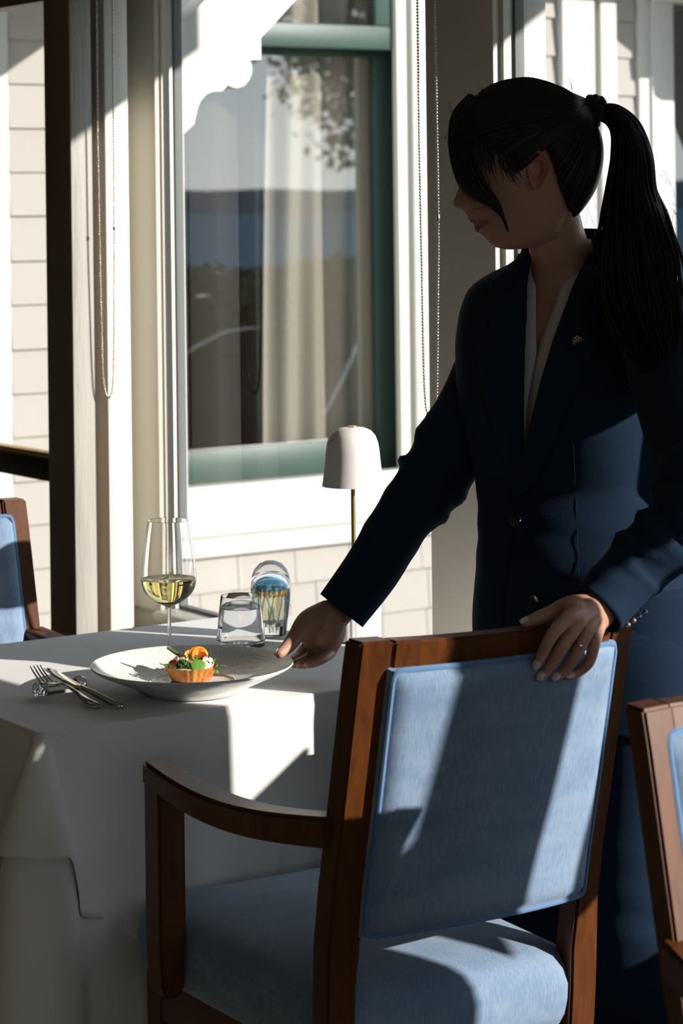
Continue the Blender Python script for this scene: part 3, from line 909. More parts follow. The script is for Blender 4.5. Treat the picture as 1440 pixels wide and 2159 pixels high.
def cloth(name, off, hem_front, hem_left, hem_back, amp, flare, seed, zlift, label, cornerhem):
    """sheet over the table: a top and four falls; folds grow towards the hem"""
    x0, x1, y0, y1 = TX0 - off, TX1 + off, TY0 - off, TY1 + off
    rc = .014
    per = []                        # perimeter: start of front edge at the right, run to the left corner, up the left side, back, right
    def seg(ax, ay, bx, by, n, nx, ny, nm):
        for i in range(n): t = i/n; per.append((lerp(ax, bx, t), lerp(ay, by, t), nx, ny, nm, t))
    def corner(cx, cy, a0, n, nm):
        for i in range(n):
            a = math.radians(a0 - 90*i/n)
            per.append((cx + rc*math.cos(a), cy + rc*math.sin(a), math.cos(a), math.sin(a), nm, i/n))
    seg(x1 - rc, y0, x0 + rc, y0, 200, 0, -1, 'f'); corner(x0 + rc, y0 + rc, 270, 14, 'c0')
    seg(x0, y0 + rc, x0, y1 - rc, 150, -1, 0, 'l'); corner(x0 + rc, y1 - rc, 180, 10, 'c1')
    seg(x0 + rc, y1, x1 - rc, y1, 60, 0, 1, 'b'); corner(x1 - rc, y1 - rc, 90, 10, 'c2')
    seg(x1, y1 - rc, x1, y0 + rc, 60, 1, 0, 'r'); corner(x1 - rc, y0 + rc, 0, 10, 'c3')
    n = len(per)
    cum = [0.0]
    for i in range(1, n): cum.append(cum[-1] + math.hypot(per[i][0] - per[i-1][0], per[i][1] - per[i-1][1]))
    sc0 = (x1 - rc - x0 - rc)
    rows = [-.010, -.006, -.002, 0] + [.004, .012] + [.012 + (1 - .012)*(k/26)**1.0 for k in range(1, 27)]
    rings = []
    for ri, d in enumerate(rows):
        ring = []
        for i, (x, y, nx, ny, nm, t) in enumerate(per):
            s = cum[i]
            sd = (s - sc0)            # signed distance along the cloth from the near-left corner
            L_ = {'f': hem_front, 'l': lerp(hem_left, hem_back, max(0, (t - .6)/.4)) if nm == 'l' else 0, 'b': hem_back, 'r': lerp(hem_back, hem_front, min(1, t/.4)), 'c0': hem_front, 'c3': hem_front}.get(nm, hem_back)
            cdist = abs(sd - .011)
            if cornerhem < .5 and cdist < .20:
                L_ = interp([(0, cornerhem - .01), (.045, cornerhem), (.062, cornerhem + .085), (.15, L_)], cdist)
            if ri < 4:               # the top sheet edge
                ring.append(Vector((x + nx*d, y + ny*d, TZ + zlift - (0.0005 if ri == 3 else 0)))); continue
            dz = L_*d
            g = (dz/.6)
            wv = amp*g*(.6*math.sin(s*19 + seed) + .5*math.sin(s*41 + seed*2.3) + .35*noise.noise(Vector((s*9, dz*1.5, seed))))
            if cdist < .16: wv *= cdist/.16
            out = .004*min(1, d*20) + wv + .010*g
            dirx, diry = nx, ny
            if .09 <= cdist < .20:
                out -= .016*g*math.sin(PI*(cdist - .09)/.11)
            out = max(out, .0015)
            pos = Vector((x + dirx*out, y + diry*out, TZ + zlift - .002 - dz))
            if cdist < .105:         # hanging corner: a cone fold standing out along the diagonal
                r_c = .010 + flare*min(dz, .17) + flare*.33*max(0, dz - .17)
                phi = math.radians(118)*max(-1, min(1, (sd - .011)/.060))
                dg = Vector((-.78, -.626, 0)); tg = Vector((-.626, .78, 0))
                cp = Vector((x0 + rc*.6, y0 + rc*.6, pos.z)) + dg*(r_c*.55*(1 - math.exp(-dz/.02)) + r_c*math.cos(phi)) + tg*(r_c*math.sin(phi))
                k = max(0, min(1, (.105 - cdist)/.045)); k = k*k*(3 - 2*k)
                k *= min(1, dz/.012)
                pos = pos.lerp(cp, k)
            ring.append(pos)
        rings.append(ring)
    V, F = loft(rings, False, False)
    # the flat top
    cx_, cy_ = (x0+x1)/2, (y0+y1)/2
    base = 0
    for k in (.9, .7, .4):
        o_ = len(V)
        V += [Vector((cx_ + (V[j].x - cx_)*k, cy_ + (V[j].y - cy_)*k, TZ + zlift)) for j in range(n)]
        for j in range(n): F.append((base + j, o_ + j, o_ + (j+1) % n, base + (j+1) % n))
        base = o_
    c = len(V); V.append(Vector((cx_, cy_, TZ + zlift)))
    for j in range(n): F.append((c, base + (j+1) % n, base + j))
    o = mkfix(name, (V, F), M['linen'], None, angle=None)
    sol = o.modifiers.new('thick', 'SOLIDIFY'); sol.thickness = .0016; sol.offset = -1
    return o
under = cloth('tablecloth', .002, .69, .69, .22, .030, .25, 1.7, -.003, '', .69)
tag(under, 'long white under-tablecloth falling almost to the carpet at the table corner', 'tablecloth')
over = cloth('tablecloth', .010, .32, .30, .20, .013, .29, 4.1, .0, '', .165)
tag(over, 'short white linen top cloth covering the table, its hem lifted at the corner', 'tablecloth')

# ================================================================== TABLEWARE
TT = TZ + .001
def plate():
    c = onz(405, 1403, TT + .040); c.z = TT
    p = thing('plate', 'wide-rimmed white plate with pebbled rim, held by the woman', 'plate', c)
    out = [(.001, .010), (.06, .010), (.066, .003), (.072, .0), (.078, .001), (.090, .010), (.118, .022), (.145, .034), (.1555, .0405), (.1565, .0425), (.1555, .0440)]
    rimp = [(.1555, .0440), (.150, .0425), (.135, .0355), (.110, .0255), (.085, .0185), (.068, .0155)]
    well = [(.068, .0155), (.0655, .0165), (.063, .0142), (.060, .0135), (.057, .0145), (.055, .0138), (.03, .0136), (.001, .0136)]
    V, F = lathe(out, 96, tuple(c)); mk('plate_body', V, F, M['china'], p)
    V, F = lathe(rimp, 128, tuple(c)); mk('pebbled_rim', V, F, M['pebble'], p)
    V, F = lathe(well, 96, tuple(c)); mk('well', V, F, M['china'], p)
    return c
pc = plate()
# --- tart
tcn = onz(403, 1432, TT + .0145); tcn.z = TT + .0148
tart = thing('vegetable_tart', 'small fluted pastry tart topped with vegetables, herbs and petals on the plate', 'tart', tcn)
def fl(r, z, amp, n=96, k=22):
    return [Vector((tcn.x + (r + amp*math.cos(k*2*PI*j/n))*math.cos(2*PI*j/n), tcn.y + (r + amp*math.cos(k*2*PI*j/n))*math.sin(2*PI*j/n),
            tcn.z + z + (.0009*math.cos(k*2*PI*j/n) if z > .01 else 0))) for j in range(n)]
V, F = loft([fl(.004, 0, 0), fl(.029, 0, .0004), fl(.031, .002, .001), fl(.036, .012, .0013), fl(.0405, .0205, .0016), fl(.041, .0215, .0014), fl(.0385, .0205, .0012), fl(.035, .012, .001), fl(.004, .012, 0)])
mk('pastry_shell', V, F, M['pastry'], tart)
V, F = lathe([(.0355, .0135), (.034, .0165), (.025, .020), (.012, .022), (.001, .0225)], 32, tuple(tcn), True); mk('filling', V, F, M['cream_fill'], tart)
RV = Vector((CA, -SA, 0)); FV = Vector((SA, CA, 0)); UPV = Vector((0, 0, 1))
def tp(a, b, z): return tcn + RV*a + FV*b + UPV*z
def disc(c, n_, r, th, nn=24, ell=1.0, curl=0.0):
    n_ = n_.normalized(); a = n_.cross(UPV) if abs(n_.z) < .95 else Vector((1, 0, 0)); a.normalize(); b = n_.cross(a)
    rings = []
    for rr, t in ((.02, -.5), (.9, -.5), (1, 0), (.9, .5), (.02, .5)):
        rings.append([c + a*r*rr*math.cos(2*PI*j/nn) + b*r*rr*ell*math.sin(2*PI*j/nn) + n_*(t*th + curl*rr*rr*math.cos(4*PI*j/nn)) for j in range(nn)])
    return loft(rings)
# broccoli floret
acc = Acc(); rb = random.Random(2)
for _ in range(46):
    d = Vector((rb.gauss(0, 1), rb.gauss(0, 1), abs(rb.gauss(0, 1)))).normalized()
    c = tp(-.011, -.017, .022) + d*Vector((1, 1, .8)).length*.0062
    r = rb.uniform(.0018, .0032)
    b_ = bmesh.new(); bmesh.ops.create_icosphere(b_, subdivisions=1, radius=r)
    acc.add(([v.co + c for v in b_.verts], [tuple(v.index for v in f.verts) for f in b_.faces])); b_.free()
mk('broccoli_floret', acc.V, acc.F, M['broccoli'], tart)
mk('pea_leaf', *disc(tp(.013, -.022, .0245), Vector((-.3, -.75, .55)), .0112, .0016, curl=.001), M['pea'], tart)
mk('pea_leaf', *disc(tp(.002, -.02, .021), Vector((.3, -.6, .7)), .006, .0014, curl=.001), M['pea'], tart)
# asparagus spear
V, F = tube([tp(-.006, .012, .024), tp(-.014, .010, .033), tp(-.028, .008, .042), tp(-.036, .007, .047)], [.0024, .0028, .0027, .0018], 10, True)
mk('asparagus_spear', V, F, M['asparagus'], tart)
mk('carrot_slice', *disc(tp(-.004, .004, .038), RV*.9 - FV*.5 + UPV*.1, .0115, .0016, ell=.55), M['carrot'], tart)
mk('carrot_slice', *disc(tp(.013, .008, .036), FV*-1 + RV*.35 + UPV*.25, .013, .0018, curl=.0022), M['carrot'], tart)
for (a, b, z, nx, r) in ((.008, .008, .040, (.2, -.9, .3), .011), (.016, .004, .034, (-.3, -.8, .3), .010), (-.027, -.012, .027, (-.6, -.5, .4), .0085)):
    mk('flower_petal', *disc(tp(a, b, z), RV*nx[0] + FV*nx[1] + UPV*nx[2], r, .0009, ell=.8, curl=.0016), M['petal'], tart)
for (a, b, z, nx, r) in ((-.018, -.006, .030, (-.3, -.7, .6), .010), (-.013, .0, .031, (.4, -.7, .5), .009), (.027, -.004, .027, (.5, -.6, .5), .010), (.022, -.012, .025, (.2, -.8, .5), .008)):
    mk('radish_slice', *disc(tp(a, b, z), RV*nx[0] + FV*nx[1] + UPV*nx[2], r, .0014, curl=.0012), M['radish'], tart)
def dill(c, d, L_, n, rnd):
    acc = Acc()
    d = d.normalized(); acc.add(tube([c, c + d*L_*.5, c + d*L_], [.0006, .0005, .0002], 5))
    s = d.cross(UPV).normalized(); t = s.cross(d)
    for i in range(n):
        p = c + d*L_*(.25 + .75*i/n); k = L_*.38*(1 - .5*i/n)
        for sg in (-1, 1):
            e = p + (s*sg + d*.7 + t*rnd.uniform(-.5, .5)).normalized()*k
            acc.add(tube([p, e], [.0007, .0003], 4))
    return acc.V, acc.F
rd = random.Random(8)
for (a, b, z, d, L_) in ((-.032, -.014, .022, (-.8, -.3, .35), .016), (-.026, -.020, .022, (-.3, -.4, .3), .014), (.006, -.012, .028, (.25, -.5, .8), .016), (.032, -.008, .022, (.4, -.3, .8), .014),
                         (.034, -.014, .020, (.95, -.3, .15), .022), (.025, .002, .028, (.4, .1, .9), .013), (.0, -.004, .03, (-.2, -.4, .9), .013), (.038, -.015, .021, (.3, -.5, -.6), .012)):
    mk('herb_sprig', *dill(tp(a, b, z), RV*d[0] + FV*d[1] + UPV*d[2], L_, 8, rd), M['dill'], tart)

# --- wine glass
wc = onz(358, 1403, TT); wc.z = TT
wg = thing('wine_glass', 'tall-stemmed wine glass holding a little white wine', 'wine glass', wc)
bo = [(.0030, .0935), (.0065, .0965), (.014, .1005), (.026, .107), (.037, .1165), (.0435, .129), (.0455, .1405), (.0448, .156), (.0420, .182), (.0380, .210), (.0335, .2365)]
bo = catmull(bo, 4)
bowl = bo + [(.0331, .2370), (.0327, .2365)] + [(max(r - .0009, .0005), z + (.0016 if r < .02 else .0004)) for r, z in bo[::-1][1:]]
outer = [(.0005, .0), (.034, .0), (.0365, .0008), (.0368, .0016), (.034, .0023), (.015, .0045), (.006, .009), (.0036, .018), (.0031, .05), (.0030, .08)]
V, F = lathe(outer + bowl, 64, tuple(wc)); mk('glass_body', V, F, M['glass'], wg, angle=28)
lv = .1420
wp = [(r - .00093 - .00002, z + (.0017 if r < .02 else .0005)) for r, z in bo if z < lv - .002][1:]
wt = interp([(z, r) for r, z in bo], lv) - .00095
V, F = lathe([(.0006, wp[0][1])] + wp + [(wt, lv), (wt - .0012, lv - .0006), (.0006, lv - .0006)], 64, tuple(wc), True); mk('white_wine', V, F, M['wine'], wg, angle=50)
# --- tumbler
gc = onz(508, 1362, TT); gc.z = TT
tg = thing('water_tumbler', 'tapered clear tumbler of water beside the glass ornament', 'tumbler', gc)
bo = [(.0005, 0), (.038, 0), (.0410, .0015), (.0418, .006), (.0405, .025), (.0372, .055), (.0335, .0855)]
inn = [(.0331, .0862), (.0326, .0855), (.0362, .055), (.0394, .025), (.0400, .0125), (.0380, .0095), (.0005, .0090)]
V, F = lathe(bo + inn, 64, tuple(gc)); mk('glass_body', V, F, M['glass'], tg, angle=28)
V, F = lathe([(.0005, .00915), (.0378, .00965), (.03985, .0127), (.03928, .025), (.03608, .055), (.0349, .066), (.0340, .0652), (.0005, .0652)], 64, tuple(gc), True); mk('water', V, F, M['water'], tg, angle=50)
# --- glass ornament
ac = onz(572, 1340, TT); ac.z = TT
ag = thing('glass_ornament', 'rounded clear art-glass ornament with blue and amber swirls inside', 'ornament', ac)
V, F = lathe([(.0005, 0), (.022, 0), (.0262, .0025), (.0285, .02), (.0318, .045), (.0347, .070), (.0352, .086), (.0335, .102), (.0285, .1155), (.0195, .1255), (.009, .1298), (.0005, .1305)], 64, tuple(ac)); mk('clear_glass', V, F, M['crystal'], ag, angle=40)
V, F = lathe([(.0005, .018), (.013, .018), (.0145, .03), (.0158, .07), (.0155, .078), (.0148, .079), (.0142, .07), (.0128, .03), (.0005, .022)], 40, tuple(ac)); mk('inner_tube', V, F, M['artcream'], ag)
acc = Acc()
for k in range(14):
    a = 2*PI*k/14
    c = ac + Vector((.0155*math.cos(a), .0155*math.sin(a), 0))
    acc.add(tube([c + UPV*.070, c*1 + UPV*(.076 + .004*math.sin(k*2.3)) + Vector((.002*math.cos(a), .002*math.sin(a), 0)), c + UPV*.082], [.0012, .0022, .0010], 7, True))
mk('amber_crown', acc.V, acc.F, M['artamber'], ag)
V, F = lathe([(.0005, .106), (.012, .104), (.020, .098), (.0255, .090), (.027, .083), (.0258, .080), (.0245, .086), (.0185, .093), (.010, .098), (.0005, .0995)], 48, tuple(ac), True); mk('blue_dome', V, F, M['artblue'], ag)
acc = Acc()
for k in range(10):
    a = 2*PI*k/10 + .2
    p = [ac + Vector((r*math.cos(a + t), r*math.sin(a + t), z)) for r, z, t in ((.021, .012, 0), (.0225, .035, .1), (.024, .055, .25), (.022, .075, .4))]
    acc.add(tube(p, [.0007, .0011, .0011, .0006], 6, True))
mk('blue_streaks', acc.V, acc.F, M['artblue'], ag)

# --- lamp
lc = P(748, 1347, 4.16); lc.z = TT
lp = thing('table_lamp', 'cordless table lamp with white bell shade, brass stem and ribbed white base', 'lamp', lc)
V, F = lathe([(.0005, .0), (.0425, 0), (.0430, .003), (.0005, .003)], 48, tuple(lc), True); mk('foot', V, F, M['darkfoot'], lp)
n = 144
def rib(r, z): return [Vector((lc.x + (r + .0011*abs(math.sin(16*2*PI*j/n/2*1.0*2/2)))*math.cos(2*PI*j/n), lc.y + (r + .0011*abs(math.sin(16*2*PI*j/n)))*math.sin(2*PI*j/n), lc.z + z)) for j in range(n)]
V, F = loft([rib(.0435, .003), rib(.0443, .006), rib(.0443, .056), rib(.0435, .0595), rib(.041, .0605), rib(.001, .0605)]); mk('base', V, F, M['lampbase'], lp, angle=60)
V, F = lathe([(.0038, .060), (.0038, .345)], 20, tuple(lc), True); mk('stem', V, F, M['brass_sat'], lp)
sz = 1.5 - (1024 - 430)/FPX*4.16 - TT
sh_o = [(.0533, 0.0), (.0530, .002), (.0505, .018), (.0480, .040), (.0462, .060), (.0440, .074), (.0395, .086), (.0320, .0945), (.022, .0992), (.012, .1008), (.0005, .1010)]
sh_i = [(.0005, .0985), (.012, .0983), (.0215, .0967), (.031, .092), (.038, .0845), (.0424, .073), (.0446, .060), (.0464, .040), (.0489, .018), (.0520, .0005)]
V, F = lathe([(r, z + sz) for r, z in sh_o + sh_i], 72, tuple(lc)); mk('shade', V, F, M['lampwhite'], lp, angle=60)
V, F = lathe([(.0005, sz + .1035), (.005, sz + .1033), (.0088, sz + .1022), (.0094, sz + .1005)], 32, tuple(lc), True); mk('finial', V, F, M['brass'], lp)

# --- cutlery and its crystal rest
cr = onz(122, 1452, TT)
def crystal_rest():
    a = onz(76, 1455, TT + .012); b = onz(176, 1441, TT + .012)
    a.z = b.z = TT
    mid = (a + b)/2
    r = thing('knife_rest', 'cut crystal cutlery rest under the fork and knife', 'cutlery rest', (mid.x, mid.y, TT))
    d = (b - a).normalized(); path = []; rad = []
    for i in range(25):
        t = i/24
        path.append(lerp(a, b, t) + UPV*(.0105))
        rad.append(.0105 if .16 < t < .84 else .0105)
    V, F = tube([a + d*.010 + UPV*.0098, b - d*.010 + UPV*.0098], [.0095, .0095], 8)
    mk('bar', V, F, M['crystal'], r, smooth=False)
    for e, sgn in ((a, 1), (b, -1)):
        bm = bmesh.new(); bmesh.ops.create_icosphere(bm, subdivisions=2, radius=.0128)
        for v in bm.verts: v.co = v.co*(1 + .05*math.sin(v.co.x*900)*math.sin(v.co.y*900)) + e + d*sgn*.007 + UPV*.0128
        mkbm('knob', bm, M['crystal'], r, smooth=False)
    return a, b
ca, cb = crystal_rest()
def flat_tube(path, rad, n=14): return tube(path, rad, n, True, UPV)
fk = thing('fork', 'silver dinner fork lying with its tines on the crystal rest', 'fork', onz(150, 1460, TT))
def cpt(x, y, z): return onz(x, y, TT + z)
hp = [cpt(208, 1489, .0035), cpt(195, 1484, .0035), cpt(180, 1474, .006), cpt(165, 1461, .010), cpt(148, 1450, .015), cpt(132, 1443, .020), cpt(118, 1440.5, .0225)]
V, F = flat_tube(hp, [(.0022, .0095), (.0026, .0100), (.0024, .0072), (.0022, .0045), (.0021, .0036), (.0020, .0040), (.0018, .0075)]); mk('handle', V, F, M['steel'], fk)
V, F = flat_tube([cpt(122, 1440.5, .022), cpt(112, 1440.5, .0235), cpt(100, 1440, .0235), cpt(94, 1438.5, .024)], [(.0016, .006), (.0016, .0105), (.0016, .0118), (.0014, .0115)]); mk('root', V, F, M['steel'], fk)
for (tx, ty, rx, ry) in ((64, 1405, 88, 1439), (71, 1403.5, 95, 1438), (78, 1402.5, 103, 1437), (84.5, 1402, 110, 1436)):
    V, F = flat_tube([cpt(rx, ry, .0235), cpt(lerp(rx, tx, .35), lerp(ry, ty, .27), .026), cpt(lerp(rx, tx, .7), lerp(ry, ty, .63), .032), cpt(tx, ty, .041)], [(.0013, .0017), (.0013, .0016), (.0012, .0014), (.0008, .0008)], 10)
    mk('tine', V, F, M['steel'], fk)
kf = thing('knife', 'silver table knife resting beside the fork on the crystal rest', 'knife', onz(220, 1480, TT))
V, F = flat_tube([cpt(254, 1489, .005), cpt(240, 1484, .006), cpt(215, 1471, .010), cpt(190, 1458, .0155), cpt(172, 1449, .020)], [(.0040, .0072), (.0045, .0078), (.0043, .0062), (.0042, .0052), (.0036, .0050)]); mk('handle', V, F, M['steel'], kf)
V, F = flat_tube([cpt(175, 1450, .020), cpt(160, 1444, .0225), cpt(140, 1433, .027), cpt(120, 1422, .031), cpt(106, 1413, .034), cpt(97, 1409, .035)], [(.0012, .0040), (.0010, .0085), (.0010, .0098), (.0009, .0098), (.0008, .0085), (.0006, .0040)]); mk('blade', V, F, M['steel'], kf)

so.data.cycles.is_caustics_light = True
for o_ in bpy.data.objects:
    if o_.name.startswith(('glass_body', 'white_wine', 'water')) and o_.type == 'MESH': o_.cycles.is_caustics_caster = True
over.cycles.is_caustics_receiver = True
# ================================================================== PERSON
HD = 3.71                                  # distance of the head
fL = Vector((.294, -.956, 0)); fF = Vector((-.956, -.294, 0))      # her left, her front (torso)
def camv(X, Y, Z=0): return Vector((X*CA + Y*SA, -X*SA + Y*CA, Z))
def remesh(name, acc, voxel, smooth_it=4):
    me = bpy.data.meshes.new(name)
    bm = bmesh.new(); vs = [bm.verts.new(v) for v in acc.V]
    for f in acc.F:
        try: bm.faces.new([vs[i] for i in f])
        except ValueError: pass
    bmesh.ops.recalc_face_normals(bm, faces=bm.faces)
    bm.to_mesh(me); bm.free()
    o = bpy.data.objects.new(name, me); COL.objects.link(o)
    r = o.modifiers.new('r', 'REMESH'); r.mode = 'VOXEL'; r.voxel_size = voxel
    if smooth_it:
        s = o.modifiers.new('s', 'SMOOTH'); s.factor = .5; s.iterations = smooth_it
    dg = bpy.context.evaluated_depsgraph_get()
    ev = o.evaluated_get(dg)
    out = bpy.data.meshes.new_from_object(ev, depsgraph=dg)
    bpy.data.objects.remove(o); bpy.data.meshes.remove(me)
    out.polygons.foreach_set('use_smooth', [True]*len(out.polygons))
    return out
pbase = P(1215, 2300, 3.68); pbase.z = 0
person = thing('person', 'woman in a navy suit with a dark ponytail, leaning to set down the plate', 'person', pbase)

# ---- head (local frame: forward f, up z, side y towards the viewer)
PS = math.radians(16)
HC = (1117, 350); PPM = FPX/HD
hfw = camv(-1, .03).normalized(); hsd = camv(-.03, -1).normalized()
hO = P(HC[0], HC[1], HD)
def to_local(px, py):
    f = -(px - HC[0])/PPM; z = -(py - HC[1])/PPM
    return f*math.cos(PS) - z*math.sin(PS), f*math.sin(PS) + z*math.cos(PS)
def from_local(f, y, z):
    f2 = f*math.cos(PS) + z*math.sin(PS); z2 = -f*math.sin(PS) + z*math.cos(PS)
    return hO + hfw*f2 + hsd*y + UPV*z2
prof_px = [(1060, 172), (1010, 190), (975, 222), (960, 262), (957, 300), (960, 335), (968, 360), (972, 376), (969, 386), (963, 400), (957, 413), (953.5, 424), (955, 432), (960, 438), (970, 441.5), (978, 446), (982, 452),
           (985, 460), (988.5, 466), (992, 471), (999.5, 473.5), (997, 479), (999, 486), (1004, 490.5), (1011, 494), (1018, 499), (1024, 507), (1032, 516.5), (1043, 521.5)]
PR = sorted([(z, f) for f, z in (to_local(*q) for q in prof_px)])
F0 = [(-.124, .012), (-.118, .050), (-.112, .072), (-.105, .083), (-.095, .087), (-.08, .0865), (-.06, .0875), (-.04, .089), (-.02, .0905), (0, .0925), (.02, .0965), (.04, .1005), (.06, .1015), (.08, .097), (.10, .082), (.115, .060), (.125, .034), (.129, .010)]
B0 = [(-.124, .008), (-.11, .018), (-.09, .034), (-.07, .054), (-.05, .074), (-.02, .094), (.01, .104), (.04, .105), (.07, .097), (.095, .077), (.112, .052), (.124, .026), (.129, .010)]
WD = [(-.124, .010), (-.118, .026), (-.11, .037), (-.10, .0435), (-.085, .049), (-.065, .0555), (-.04, .0625), (-.01, .0685), (.02, .072), (.05, .0735), (.075, .068), (.098, .0535), (.113, .038), (.124, .020), (.129, .008)]
def head_ring(z, n=112, grow=0.0):
    f0 = smooth_interp(F0, z) + grow; b0 = smooth_interp(B0, z) + grow; w = smooth_interp(WD, z) + grow
    fp = interp(PR, z) if PR[0][0] <= z <= .06 else f0
    if z > .035: fp = lerp(fp, f0, min(1, (z - .035)/.025))
    ring = []
    for j in range(n):
        a = 2*PI*j/n
        ca_, sa_ = math.cos(a), math.sin(a)
        if ca_ >= 0:
            e = 2/2.35
            f = f0*(ca_**e); y = w*math.copysign(abs(sa_)**e, sa_)
        else:
            f = -b0*abs(ca_)**(2/2.1); y = w*math.copysign(abs(sa_)**(2/2.1), sa_)
        if grow == 0 and ca_ > 0:
            # nose, lips and chin follow the traced profile near the middle
            d = fp - smooth_interp(F0, z)
            if -.040 < z < .022:
                sg = lerp(.0085, .0135, min(1, max(0, (.012 - z)/.035)))
            elif z <= -.040: sg = .019
            else: sg = .02
            f += d*math.exp(-(y/sg)**2)
            # alar wings
            f += .006*math.exp(-((abs(y) - .0125)/.006)**2 - ((z + .028)/.007)**2)
            # eye sockets, brow, cheekbone
            f -= .0105*math.exp(-((abs(y) - .031)/.014)**2 - ((z - .010)/.011)**2)
            f += .004*math.exp(-((abs(y) - .028)/.018)**2 - ((z - .030)/.008)**2)
            f += .004*math.exp(-((abs(y) - .042)/.015)**2 - ((z + .018)/.016)**2)
            # mouth corner dimple
            f -= .003*math.exp(-((abs(y) - .025)/.006)**2 - ((z + .058)/.008)**2)
        ring.append(from_local(f, y, z))
    return ring
zl = []
z = -.124
while z < .129:
    zl.append(z); z += .0022 if z < .03 else .004
zl.append(.129)
body = Acc()
body.add(loft([head_ring(z) for z in zl]))
# ear towards the viewer and its twin
def ear(side):
    """disc-like pinna with rolled rim, hollow concha and lobe"""
    rings = []
    cxp, cyp = 1127, 361
    outl = [(1103, 352), (1104, 338), (1112, 325), (1126, 319.5), (1140, 324), (1150, 338), (1152, 354), (1148, 370), (1141, 384), (1133, 396), (1124, 401), (1116, 397), (1112, 386), (1109, 374), (1107, 364)]
    op = catmull([(*q,) for q in outl] + [outl[0]], 4)[:-1]
    lev = [(0.04, .001), (.25, .001), (.42, .002), (.56, .0105), (.66, .0125), (.76, .0085), (.86, .0165), (.94, .0195), (1.0, .0165), (1.01, .011), (.92, .006), (.6, -.004), (.3, -.008)]
    for r, h in lev:
        ring = []
        for k, (x, y) in enumerate(op):
            px = cxp + (x - cxp)*r; py = cyp + (y - cyp)*r
            f, z = to_local(px, py)
            back = (px - 1103)/48.0
            hh = h + (.010*back if h > 0 else 0)
            frontness = max(0, 1 - (x - 1103)/14.0)
            if h > .009: hh -= .008*frontness
            ring.append(from_local(f, side*(.0665 + hh - .004), z))
        rings.append(ring)
    return loft(rings)
body.add(ear(1)); body.add(ear(-1))
# ---- neck
def Pn(x, y, D=HD): return P(x, y, D)
nk = [(1152, 400, 3.715, .046), (1160, 450, 3.72, .0445), (1172, 500, 3.73, .045), (1184, 545, 3.745, .048), (1192, 590, 3.755, .059), (1196, 640, 3.765, .07)]
nd = catmull(nk, 5)
body.add(tube([P(a, b, c) for a, b, c, d in nd], [(d, d*1.02) for a, b, c, d in nd], 28, False, camv(-1, 0)))
# ---- torso rings: (z, X of centre, half-width, half-depth, shift forwards)
TR = [(.70, .378, .188, .128, -.005), (.78, .376, .190, .130, -.005), (.86, .372, .184, .126, 0), (.93, .366, .170, .115, .004), (1.00, .358, .156, .107, .008), (1.06, .354, .155, .108, .010), (1.12, .351, .160, .116, .012),
      (1.19, .348, .168, .128, .014), (1.25, .344, .172, .124, .012), (1.31, .340, .174, .108, .006), (1.350, .337, .166, .090, .0), (1.368, .336, .152, .082, -.002), (1.385, .335, .122, .074, -.004), (1.405, .334, .072, .064, -.006), (1.425, .333, .058, .056, -.006), (1.445, .331, .054, .052, -.006)]
def tcol(k): return [(r[0], r[k]) for r in TR]
TcX, TcA, TcB, TcF = tcol(1), tcol(2), tcol(3), tcol(4)
def torso_pt(z, th, grow=0.0):
    """th: 0 = straight ahead, + towards her left"""
    X = smooth_interp(TcX, z); a = smooth_interp(TcA, z) + grow; b = smooth_interp(TcB, z) + grow
    Dz = interp([(.95, 3.68), (1.06, 3.775)], z)
    c = camv(X*Dz/3.68, Dz, 0) + fF*smooth_interp(TcF, z)
    e = 2/2.3
    s, k = math.sin(th), math.cos(th)
    y = a*math.copysign(abs(s)**e, s); f = b*math.copysign(abs(k)**e, k)
    bust = .016*math.exp(-((z - 1.20)/.055)**2)*(math.exp(-((th - .55)/.34)**2) + math.exp(-((th + .55)/.34)**2)) if z > 1 else 0
    f += bust
    return c + fL*y + fF*f + UPV*z
zt = [.80 + .02*i for i in range(33)]
body.add(loft([[torso_pt(z, 2*PI*j/56, -.022) for j in range(56)] for z in zt if z < 1.44]))
def arm(pts, sub=5, n=20):
    d = catmull(pts, sub)
    return tube([P(a, b, c) for a, b, c, r in d], [r for a, b, c, r in d], n, True)
body.add(arm([(1078, 660, 3.81, .040), (1052, 720, 3.825, .040), (1018, 805, 3.84, .039), (968, 908, 3.855, .038), (915, 1012, 3.86, .036), (850, 1100, 3.84, .036), (788, 1195, 3.84, .031), (735, 1262, 3.832, .026), (706, 1296, 3.826, .025)]))
body.add(arm([(1372, 660, 3.67, .042), (1400, 750, 3.56, .042), (1438, 885, 3.385, .040), (1472, 1005, 3.25, .038), (1466, 1083, 3.197, .036), (1400, 1141, 3.177, .034), (1330, 1206, 3.168, .030), (1280, 1262, 3.15, .0255), (1254, 1294, 3.125, .0245)]))
# ---- hands: each finger its own chain, palms filled by the metacarpals
def chain(pts, n=14, sub=4):
    d = catmull(pts, sub)
    return tube([P(a, b, c) for a, b, c, r in d], [r for a, b, c, r in d], n, True)
